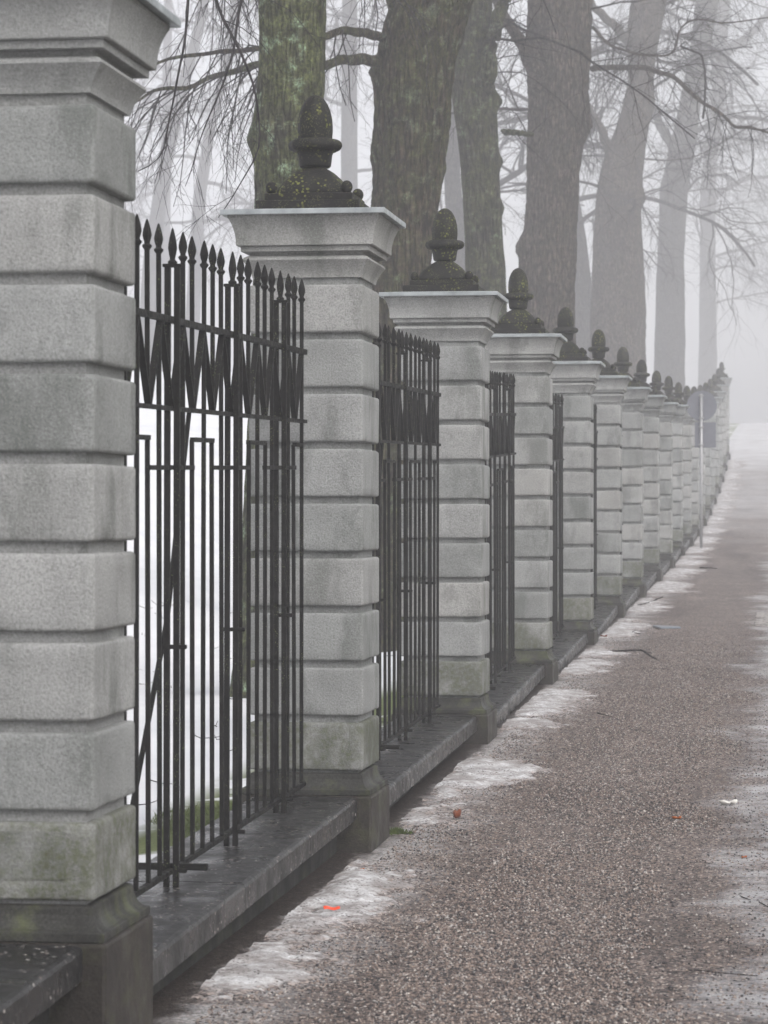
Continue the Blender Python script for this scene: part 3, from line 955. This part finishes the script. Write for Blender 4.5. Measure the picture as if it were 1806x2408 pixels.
T5 = make_tree('grey trunk leaning right above the sixth pillar finial', dp((1366, 1450, -60), (1361, 1442, 0), (1352, 1425, 82), (1354, 1417, 126), (1356, 1414, 177), (1344, 1417, 227), (1328, 1402, 278), (1306, 1395, 328), (1296, 1389, 379), (1286, 1384, 440), (1282, 1386, 520), (1282, 1390, 610), (1276, 1392, 800)), 92, BARK[3], 5.5, 26, 2,
               burls=[(0, EYE + (CY - 428 * D) / F * 92, .28, .14)], crown=18, crown_z=(8, 25), crown_L=4.6, ridge=.03, fine=.09, limb_r=.06, flare=1.2)
T6 = make_tree('pale forked trunk in fog left of the road sign', dp((1512, 1560, -60), (1504, 1555, 0), (1490, 1532, 120), (1469, 1514, 220), (1450, 1504, 305), (1425, 1484, 404), (1420, 1476, 550), (1416, 1480, 700), (1414, 1482, 850)), 138, BARK[4], 8.2, 31, 3,
               crown=20, crown_z=(9, 30), crown_L=6, ridge=.03, fine=.15, limb_r=.08, flare=1.2)
T7 = make_tree('faint tall trunk in fog just above the road sign', dp((1550, 1582, -60), (1546, 1578, 0), (1538, 1568, 126), (1536, 1563, 227), (1520, 1551, 328), (1514, 1546, 404), (1512, 1546, 600), (1508, 1548, 800)), 200, BARK[4], 3.6, 37, 3,
               crown=22, crown_z=(9, 36), crown_L=8, ridge=.03, fine=.2, limb_r=.10, flare=1.2)

def px_limb_disp(T, mat, path, r0, r1, **kw):
    return pix_limb(T[0], mat, [(x * D, y * D, z) for x, y, z in path], r0, r1, **kw)
# limbs read off the photograph
z2 = 31.5
px_limb_disp(T2, BARK[1], [(830, 85, z2), (790, 72, z2 - .4), (740, 68, z2 - .8), (700, 78, z2 - 1), (620, 100, z2 - 1.2), (555, 108, z2 - 1.4), (460, 113, z2 - 1.4), (380, 122, z2 - 1.4), (300, 150, z2 - 1.4)], .055, .012, ntw=16, twL=1.0, droop=1.3, dn=-.35)
px_limb_disp(T2, BARK[1], [(830, 132, z2), (790, 127, z2 - .4), (745, 126, z2 - .8), (700, 142, z2 - 1), (620, 140, z2 - .9), (555, 136, z2 - .8), (515, 150, z2 - .8), (470, 165, z2 - .8), (430, 178, z2 - .8), (395, 192, z2 - .9), (320, 197, z2 - 1), (270, 230, z2 - 1)], .068, .012, ntw=34, twL=1.25, droop=1.6, dn=-.75, t0=.4)
px_limb_disp(T2, BARK[1], [(860, 40, z2), (845, -20, z2 - .3), (820, -80, z2 - .6), (740, -140, z2 - 1.2), (600, -160, z2 - 2), (470, -130, z2 - 2.2), (380, -60, z2 - 2.4)], .07, .012, ntw=34, twL=1.4, droop=1.8, dn=-.9)
px_limb_disp(T2, BARK[1], [(990, 30, z2), (1010, -60, z2 + .2), (1060, -160, z2), (1120, -210, z2 - 1)], .12, .03, ntw=10, twL=1.6, droop=1.0)
# near strands hanging from the first tree's outer limb
z1 = 19.5
px_limb_disp(T1, TWIG, [(600, -260, 23.6), (540, -330, 22.5), (470, -330, 21), (430, -230, 20), (415, -100, z1), (408, 0, z1), (400, 70, z1), (392, 128, z1), (382, 178, z1), (370, 232, z1), (360, 283, z1), (357, 335, z1), (335, 352, z1), (296, 370, z1)], .035, .0035, ntw=14, twL=.55, droop=1.0, n=70, dn=-.3, t0=.55, sides=6)
px_limb_disp(T1, TWIG, [(610, -220, 23.6), (560, -300, 22.6), (500, -280, 21), (460, -160, 20), (452, -60, z1), (464, 0, z1), (494, 58, z1), (526, 128, z1), (553, 195, z1), (562, 265, z1), (560, 340, z1), (520, 392, z1), (470, 470, z1)], .035, .0028, ntw=14, twL=.5, droop=1.0, n=70, dn=-.4, t0=.55, sides=6)
px_limb_disp(T1, TWIG, [(620, -240, 23.6), (590, -330, 22.4), (550, -300, 21.5), (535, -150, 21), (525, 0, 20.6), (512, 40, 20.6), (505, 110, 20.6), (480, 190, 20.6), (440, 280, 20.6), (400, 400, 20.6)], .03, .0025, ntw=18, twL=.7, droop=1.3, n=60, dn=-.6, t0=.5, sides=6)
# forks
px_limb_disp(T3, BARK[2], [(1046, 245, 42.1), (1052, 190, 41.8), (1056, 140, 41.7), (1062, 100, 41.6), (1078, 50, 41.6), (1092, 0, 41.6), (1110, -70, 41.4), (1150, -200, 41)], .15, .05, ntw=10, twL=1.6, droop=.8)
px_limb_disp(T3, BARK[2], [(1085, 285, 42), (1110, 287, 42), (1150, 290, 42.3)], .045, .034, ntw=3, twL=.8)
px_limb_disp(T4, BARK[3], [(1170, 190, 55.6), (1158, 160, 55.4), (1140, 120, 55.0), (1110, 60, 54.5), (1085, 20, 54.0), (1040, -60, 53.0), (960, -120, 52.0)], .15, .05, ntw=14, twL=1.8, droop=.8)
px_limb_disp(T4, BARK[3], [(1280, 148, 56.0), (1310, 146, 55.5), (1348, 144, 55.0), (1412, 149, 54.5), (1455, 166, 54.0), (1483, 192, 53.6), (1518, 225, 53.3), (1548, 237, 53.0), (1571, 257, 53.0), (1584, 277, 52.8), (1604, 274, 52.6), (1631, 277, 52.4), (1700, 300, 52.0)], .062, .020, ntw=26, twL=1.3, droop=.7, dn=-.2)
px_limb_disp(T4, BARK[3], [(1280, 60, 56.0), (1320, 100, 54.0), (1380, 118, 52.8), (1440, 122, 52.2), (1462, 114, 52.0), (1462, 60, 52.0), (1500, 36, 51.8), (1560, 52, 51.5), (1680, 36, 51.0)], .034, .010, ntw=40, twL=1.6, droop=.5, dn=-.1)
px_limb_disp(T4, TWIG, [(1470, 100, 52.0), (1516, 118, 52.0), (1524, 160, 52.0), (1522, 230, 52.0), (1518, 256, 52.0)], .018, .022, ntw=4, twL=.8)
px_limb_disp(T5, BARK[3], [(1320, 330, 92.0), (1303, 298, 91.5), (1288, 268, 91.0), (1273, 240, 90.5), (1255, 180, 90.0)], .17, .08, ntw=8, twL=2.0, droop=.7)
px_limb_disp(T5, BARK[3], [(1372, 105, 92.0), (1351, 83, 91.5), (1328, 63, 91.0), (1303, 38, 90.5), (1280, 13, 90.0), (1240, -50, 89.0)], .17, .09, ntw=8, twL=2.2, droop=.7)
px_limb_disp(T5, BARK[3], [(1380, 338, 92.0), (1392, 343, 90.0), (1442, 347, 86.0), (1493, 341, 83.0), (1530, 326, 81.0), (1576, 298, 80.0), (1680, 240, 78.0)], .03, .010, ntw=20, twL=1.6, droop=.5)
px_limb_disp(T6, BARK[4], [(1468, 345, 138.0), (1450, 310, 137.6), (1422, 265, 137.0), (1406, 227, 136.5), (1396, 160, 136.0)], .28, .13, ntw=8, twL=2.4, droop=.7)
px_limb_disp(T6, BARK[4], [(1480, 300, 138.0), (1505, 283, 137.0), (1543, 265, 135.0), (1581, 250, 133.0), (1659, 260, 131.0), (1740, 300, 129.0)], .14, .06, ntw=18, twL=2.4, droop=.8)
px_limb_disp(T7, BARK[4], [(1550, 125, 200.0), (1594, 94, 198.0), (1624, 73, 197.0), (1644, 45, 196.0), (1659, 33, 195.0), (1700, -20, 193.0)], .36, .2, ntw=14, twL=3.2, droop=.7)
px_limb_disp(T7, BARK[4], [(1532, 440, 200.0), (1568, 407, 198.0), (1607, 387, 196.0), (1659, 381, 194.0), (1740, 400, 192.0)], .2, .09, ntw=24, twL=3.4, droop=.9)
px_limb_disp(T7, BARK[4], [(1530, 560, 200.0), (1580, 540, 196.0), (1640, 546, 194.0), (1720, 580, 192.0)], .07, .03, ntw=26, twL=3.2, droop=.8)

# second row of trees, half lost in the fog
bgt = [
    ('pale leaning trunk half hidden between the two dark trunks', dp((975, 1000, -60), (970, 1005, 100), (966, 1000, 250), (960, 994, 380), (960, 998, 430), (975, 1015, 560), (978, 1030, 640)), 100, 20),
    ('pale blue grey trunk close behind the thick purplish trunk', dp((1215, 1250, -60), (1218, 1250, 200), (1222, 1252, 430), (1222, 1268, 520), (1222, 1280, 620), (1216, 1288, 760)), 112, 22),
    ('faint straight trunk in fog right of the second pillar finial', dp((740, 772, -60), (738, 772, 200), (736, 772, 500), (732, 776, 800)), 150, 28),
    ('faint leaning trunk in fog at left beside the nearest pillar', dp((432, 452, -60), (424, 446, 40), (404, 428, 110), (372, 400, 220), (340, 372, 360), (310, 345, 560), (290, 330, 800)), 160, 27),
    ('ghostly branching tree in fog left of the mossy trunk', dp((505, 530, -60), (496, 522, 30), (482, 506, 120), (462, 482, 210), (440, 462, 290), (418, 445, 420), (400, 432, 700)), 170, 27),
    ('faintest trunk in fog between the left background trees', dp((356, 372, -60), (350, 370, 200), (344, 368, 500), (340, 372, 800)), 200, 30),
]
for k, (lab, prof, Z, top) in enumerate(bgt):
    make_tree(lab, prof, Z, BARK[4], 11 + k * 1.7, top, 3, crown=8, crown_z=(7.5, top - 1.5), crown_L=7.5, ridge=.03, fine=.3, limb_r=.12, group='background trees in fog', flare=1.2)

# ------------------------------------------------------------------ road sign seen from behind
sp = on_path(1651, 1288)
sp = at(1649, CY, 59.0); sp.z = zg(sp.y)
sg = empty('road_sign', tuple(sp))
sg.rotation_euler.z = math.radians(3)
tag(sg, 'round sign over a rectangular sign, seen from behind on a thin grey post', 'road sign')
mb = MB(); mb.tube([(0, 0, -.3), (0, 0, 1), (0, 0, 3.12)], [.03, .03, .03], 12); mb.build('post', POST_GREY, sg, True)
bm = bmesh.new(); bmesh.ops.create_cone(bm, cap_ends=True, segments=48, radius1=.305, radius2=.305, depth=.006)
bmesh.ops.rotate(bm, verts=bm.verts, matrix=Matrix.Rotation(math.pi / 2, 3, 'X'))
dsk = link_mesh('round_sign', bm_mesh('round_sign', bm, SIGN_GREY), sg, (.01, .036, 2.875))
bm = box_bm(-.13, .295, .033, .039, 2.035, 2.545, .004, 1)
pl = link_mesh('rectangular_sign', bm_mesh('rectangular_sign', bm, SIGN_GREY), sg)
for z in (3.08, 2.63, 2.45, 2.09):
    link_mesh('clamp', bm_mesh('clamp', box_bm(-.05, .05, -.036, .033, z - .014, z + .014, .004, 1), POST_GREY), sg)

# ------------------------------------------------------------------ old snow along the wall foot
def snow_strip(i, ya, yb, w0, w1, seed, res=.03, amp=1.0, t_in=1.90):
    o = Vector((0, ya, zg(ya)))
    nx = max(8, int((w1 + .15) / res)); ny = int((yb - ya) / (res * 1.6))
    verts, cov = [], []
    for j in range(ny + 1):
        v = j / ny; y = ya + (yb - ya) * v
        ed = min(1, min(v, 1 - v) * 5) * min(1, max(.25, .95 + 1.4 * noise.noise(Vector((y * .9, seed + 20, 0)))))
        wid = w0 + (w1 - w0) * (.5 + .5 * noise.noise(Vector((y * 1.1, seed, 0)))) 
        wid *= .35 + .65 * ed
        for q in range(nx + 1):
            u = q / nx; t = t_in - u * (w1 + .15)
            uu = u * (w1 + .15) / max(.05, wid)
            env = .075 * (1 - uu ** 1.3) * min(1, .45 + uu * 2.2) if uu < 1 else -.05 * (uu - 1) - .004
            env = env * amp * ed - .012 * (1 - ed)
            n = .030 * noise.fractal(Vector((t * 7, y * 4, seed)), 1.0, 2.0, 4) + .016 * noise.fractal(Vector((t * 26, y * 19, seed + 4)), 1.0, 2.0, 3)
            h = env * .70 + n * .72 - .006
            h = h if h < 0 else .045 * (1 - math.exp(-h / .045))
            cov.append(h)
            verts.append((-t, y - ya, zg(y) + h - o.z))
    faces = [(j * (nx + 1) + q, j * (nx + 1) + q + 1, (j + 1) * (nx + 1) + q + 1, (j + 1) * (nx + 1) + q) for j in range(ny) for q in range(nx)]
    s = mesh_obj('snow_patch', verts, faces, SNOW_DIRTY, None, True)
    at_ = s.data.attributes.new('cover', 'FLOAT', 'POINT'); at_.data.foreach_set('value', cov)
    s.location = o
    if i < 10: lab = 'strip of old gritty snow along the wall between the %s and %s pillars' % (ORD[i], ORD[i + 1])
    else: lab = 'white strip of old snow beyond the road sign, fading into fog'
    tag(s, lab, 'snow', 'old snow along the wall foot')
for i in range(0, NP - 1):
    ya, yb = pil_y(i) + .36, pil_y(i + 1) - .30
    if i == 0: ya, yb = 9.0, 13.1
    if i == 1: ya, yb = 13.75, 18.2
    far = i > 4
    snow_strip(i, ya, yb, .28 if not far else .40, .62 if not far else .8, 3.3 * i + 1.1, .022 if i < 2 else (.035 if i < 5 else .06), 1.0 if not far else 1.15)

# ------------------------------------------------------------------ grass behind the wall
def grass_clump():
    mb = MB()
    for k in range(9000):
        y = trng.uniform(10.2, 15.2); x = -trng.uniform(2.5, 3.25)
        if noise.noise(Vector((x * 1.4, y * .9, 2.2))) < -.02: continue
        z = lawn_z(x, y)
        a = trng.uniform(0, 6.283); h = trng.uniform(.015, .045); ln = trng.uniform(-.04, .04, 2)
        dx, dy = math.cos(a) * .004, math.sin(a) * .004
        mb.add([(x - dx, y - dy, z - .005), (x + dx, y + dy, z - .005), (x + ln[0], y + ln[1], z + h)], [(0, 1, 2)])
    o = mb.build('grass', GRASS)
    tag(o, 'green winter grass showing through snow behind the nearest railing', 'grass', kind='stuff')
grass_clump()
def snow_litter():
    mb = MB()
    for k in range(170):
        x = -trng.uniform(2.6, 9.5); y = trng.uniform(11, 34)
        L = trng.uniform(.04, .30); a = trng.uniform(0, 6.283)
        p = np.array([x, y, 0.0]); d = np.array([math.cos(a), math.sin(a), 0])
        pts = []
        for q in range(4):
            w_ = p + d * L * q / 3 + np.array([*trng.normal(0, L * .06, 2), 0])
            w_[2] = lawn_z(w_[0], w_[1]) + .004 + (trng.uniform(0, .03) if q in (0, 3) else 0)
            pts.append(w_)
        mb.tube(pts, np.linspace(.0035, .002, 4), 4)
    o = mb.build('twig_litter', TWIG)
    tag(o, 'scattered dark twig litter on the snow behind the railings', 'litter', kind='stuff')
snow_litter()

# ------------------------------------------------------------------ loose stone chips bedded in the path
def gravel(n=165000):
    g = np.random.default_rng(77)
    y = 8.2 + 27.0 * (1 - np.sqrt(g.random(n)) ** 0.9)
    x = -1.80 + 2.15 * g.random(n)
    keep = np.ones(n, bool)
    wav = np.array([noise.noise(Vector((0.3, q * .55, 4.0))) + .5 * noise.noise(Vector((p * 1.5, q * 1.3, 9.0))) for p, q in zip(x, y)])
    keep &= ~((x > -.42 + .35 * wav) & (g.random(n) < .84))
    keep &= ~((x < -1.30) & (g.random(n) < .55))
    x, y = x[keep], y[keep]; n = len(x)
    z = np.interp(y, _gy, _gz) + np.array([0.008 * noise.noise(Vector((p * 0.9, q * 0.6, 1.0))) * sstep(-2.0, -1.5, p) for p, q in zip(x, y)])
    r = g.uniform(.0032, .0064, n) * (1 + .35 * (g.random(n) > .93))
    a = g.uniform(0, 2 * np.pi, n)
    base = np.array([[1, 0, 0], [0, 1, 0], [-1, 0, 0], [0, -1, 0], [0, 0, 1], [0, 0, -1]], float)
    V = base[None] * (1 + g.uniform(-.3, .3, (n, 6, 1)))
    V = V * np.stack([r * g.uniform(.8, 1.5, n), r * g.uniform(.6, 1.1, n), r * g.uniform(.55, .95, n)], 1)[:, None, :]
    ca, sa = np.cos(a)[:, None], np.sin(a)[:, None]
    X = V[..., 0] * ca - V[..., 1] * sa; Yv = V[..., 0] * sa + V[..., 1] * ca
    P = np.stack([X + x[:, None], Yv + y[:, None], V[..., 2] + (z + r * .22)[:, None]], 2).reshape(-1, 3)
    tri = np.array([[0, 1, 4], [1, 2, 4], [2, 3, 4], [3, 0, 4], [1, 0, 5], [2, 1, 5], [3, 2, 5], [0, 3, 5]])
    T = (tri[None] + (np.arange(n) * 6)[:, None, None]).reshape(-1)
    me = bpy.data.meshes.new('gravel')
    me.vertices.add(len(P)); me.vertices.foreach_set('co', P.ravel())
    nf = n * 8
    me.loops.add(nf * 3); me.loops.foreach_set('vertex_index', T.astype(np.int32))
    me.polygons.add(nf); me.polygons.foreach_set('loop_start', np.arange(0, nf * 3, 3, dtype=np.int32))
    me.update(calc_edges=True)
    at_ = me.attributes.new('tint', 'FLOAT', 'POINT')
    at_.data.foreach_set('value', np.repeat(g.random(n), 6).astype(np.float32))
    m = Mat('stone chips', 0.55, 0.35)
    f = m.n('ShaderNodeAttribute', attribute_name='tint').outputs['Fac']
    m.color(m.ramp(f, [(0.0, (0.020, 0.019, 0.022)), (0.26, (0.055, 0.050, 0.053)), (0.44, (0.125, 0.096, 0.086)), (0.62, (0.205, 0.158, 0.134)), (0.82, (0.29, 0.232, 0.200)), (0.93, (0.32, 0.31, 0.30)), (1.0, (0.52, 0.47, 0.43))]))
    me.materials.append(m.m)
    o = bpy.data.objects.new('gravel', me); col.objects.link(o)
    tag(o, 'pinkish brown and grey stone chips covering the near path', 'gravel', kind='stuff')
gravel()

# ------------------------------------------------------------------ small things lying on the path
def leaf(px, py, size, mat, label, curl=.35, rz=0.0, name='dead_leaf'):
    p = on_path(px, py)
    n = 9; verts = []; faces = []
    for i in range(n):
        u = i / (n - 1)
        w_ = math.sin(math.pi * min(1, u * .96 + .03)) ** .8 * .36 * (1 + .25 * math.sin(u * 17))
        for j in range(5):
            s = (j - 2) / 2
            verts.append(((u - .5) * size, s * w_ * size, .006 + size * (curl * (abs(s) ** 1.5) * .8 + curl * (u - .5) ** 2 * 1.6 + .05 * math.sin(u * 11 + j))))
    for i in range(n - 1):
        for j in range(4):
            a = i * 5 + j; faces.append((a, a + 1, a + 6, a + 5))
    k = len(verts)
    o = mesh_obj(name, verts, faces, mat, None, True)
    md = o.modifiers.new('thick', 'SOLIDIFY'); md.thickness = .0012
    o.location = p; o.rotation_euler = (0, 0, rz)
    tag(o, label, 'leaf' if name == 'dead_leaf' else name.split('_')[0])
    return o
leaf(1075, 1928, .055, LEAF_BROWN, 'curled brown dead leaf at the edge of the snow by the second pillar', .7, 1.0)
leaf(1591, 1929, .048, LEAF_ORANGE, 'small orange brown leaf lying alone on the right of the path', .25, .1)
leaf(1750, 2020, .030, LEAF_ORANGE, 'tiny ochre leaf near the right edge of the path', .2, .6)
leaf(852, 2048, .022, LEAF_ORANGE, 'tiny orange leaf scrap at the foot of the second pillar plinth', .2, .6)
leaf(1420, 1500, .07, LEAF_BROWN, 'brown leaf scraps beside the fourth wall snow', .3, .3)
leaf(1712, 1894, .10, WHITE, 'white feather lying on the icy right side of the path', .18, .25, 'feather')
def strip():
    p = on_path(780, 2168)
    mb = MB()
    rings = []
    for k in range(10):
        u = k / 9
        y_, z_ = .004 * math.sin(u * 6), .05 + .003 * math.sin(u * 7 + .5)
        h = .016 * (1.2 - .5 * u)
        rings.append([((u - .5) * .062, y_ - h, z_), ((u - .5) * .062, y_ + h, z_ + .004), ((u - .5) * .062, y_ + h, z_ + .007), ((u - .5) * .062, y_ - h, z_ + .003)])
    v, f = ring_loft(rings)
    o = mesh_obj('plastic_scrap', v, f, RED)
    o.location = p
    o.rotation_euler.z = .25
    tag(o, 'bright red orange scrap of plastic lying on the old snow', 'litter')
    return o
SCRAP = strip()
def slate():
    p = on_path(1570, 1478)
    bm = box_bm(-.13, .13, -.16, .16, 0, .018, .004, 1)
    for v in bm.verts:
        if v.co.x > 0: v.co.y *= .45
        v.co.z += .006 * math.sin(v.co.x * 20)
    o = link_mesh('slate_piece', bm_mesh('slate_piece', bm, SLATE), None, tuple(p + Vector((0, 0, .006))), (.03, .05, .3))
    tag(o, 'flat blue grey slate piece lying on the path', 'slate')
slate()
def twig(pix, r, label):
    ps = [on_path(*q) for q in pix]
    o = Vector(ps[0])
    pts = smooth_path([np.array(p - o) + np.array([0, 0, r * .8 + .3 * r * math.sin(k * 2.1)]) for k, p in enumerate(ps)], 18)
    mb = MB(); mb.tube(pts, np.linspace(r, r * .5, 18), 6)
    k = 9
    d = pts[k] - pts[k - 2]
    if r > .006: mb.tube([pts[k], pts[k] + d * 1.2 + np.array([.02, .06, .02])], [r * .6, r * .3], 5)
    ob = mb.build('fallen_twig', TWIG, None, True)
    ob.location = o
    tag(ob, label, 'twig', 'fallen twigs')
twig([(1615, 2283), (1660, 2286), (1720, 2291), (1782, 2296)], .0028, 'long straight twig at the lower right of the path')
twig([(1560, 2264), (1590, 2263), (1625, 2261)], .002, 'short thin twig left of the long straight twig')
twig([(1744, 2110), (1765, 2118)], .0028, 'short twig on the ice near the right edge, left of a pair')
twig([(1785, 2122), (1806, 2134)], .0028, 'short twig on the ice cut by the right edge, right of a pair')
twig([(1410, 1535), (1480, 1532), (1510, 1529), (1530, 1545), (1545, 1553)], .010, 'long bent branch lying across the path past the fourth pillar')
twig([(1468, 1487), (1490, 1490), (1506, 1491)], .008, 'short stick on the snow beside the fifth pillar')
twig([(1500, 1426), (1525, 1420), (1545, 1411), (1558, 1405)], .012, 'forked fallen branch leaning beside the sixth pillar')
twig([(1646, 1336), (1665, 1337), (1686, 1338)], .012, 'distant stick on the path beside the eighth pillar')
twig([(1405, 1678), (1425, 1684), (1440, 1687)], .005, 'thin stick in the middle of the path beyond the brown leaf')
twig([(948, 1924), (956, 1928), (967, 1936)], .004, 'little black twig on snow next to the second pillar plinth')
def tuft():
    p = on_path(930, 1960)
    mb = MB()
    for k in range(220):
        a = trng.uniform(0, 6.283); rr = abs(trng.normal(0, .024)); h = trng.uniform(.012, .035)
        x, y = rr * math.cos(a) * 1.5, rr * math.sin(a)
        mb.add([(x - .005, y, 0), (x + .005, y, 0), (x + trng.uniform(-.015, .015), y + trng.uniform(-.015, .015), h)], [(0, 1, 2)])
    o = mb.build('moss_tuft', MOSS); o.location = p
    tag(o, 'small green moss tuft at the foot of the second pillar plinth', 'moss')
tuft()
def setts():
    mb = MB()
    for a in range(15):
        for b in range(10):
            if noise.noise(Vector((a * .4, b * .4, 5))) < -.25: continue
            x = -.34 + b * .115 + (.05 if a % 2 else 0) + rng.uniform(-.01, .01); y = 33.0 + a * .21 + rng.uniform(-.02, .02)
            bm = box_bm(x, x + .095, y, y + .15, zg(y) - .02, zg(y) + .016 + rng.uniform(0, .006), .012, 1)
            bm.verts.index_update()
            mb.add([q.co[:] for q in bm.verts], [[q.index for q in fc.verts] for fc in bm.faces]); bm.free()
    o = mb.build('cobblestones', SETT)
    tag(o, 'patch of pale cobblestones at the right edge of the path', 'cobblestones', kind='stuff')
setts()

# ------------------------------------------------------------------ haze
bm = box_bm(-232, 232, -46, 312, -1.2, 56)
hz = link_mesh('haze', bm_mesh('haze', bm, None))
hm = bpy.data.materials.new('haze')
hm.use_nodes = True
ht = hm.node_tree
ht.nodes.clear()
pv = ht.nodes.new('ShaderNodeVolumePrincipled')
pv.inputs['Color'].default_value = (0.955, 0.955, 0.99, 1)
pv.inputs['Density'].default_value = HAZE
ou = ht.nodes.new('ShaderNodeOutputMaterial')
ht.links.new(pv.outputs[0], ou.inputs['Volume'])
hz.data.materials.append(hm)
tag(hz, 'pale winter fog filling the whole avenue', kind='stuff')
print('TRIS', sum(len(o.data.polygons) for o in scene.objects if o.type == 'MESH'))
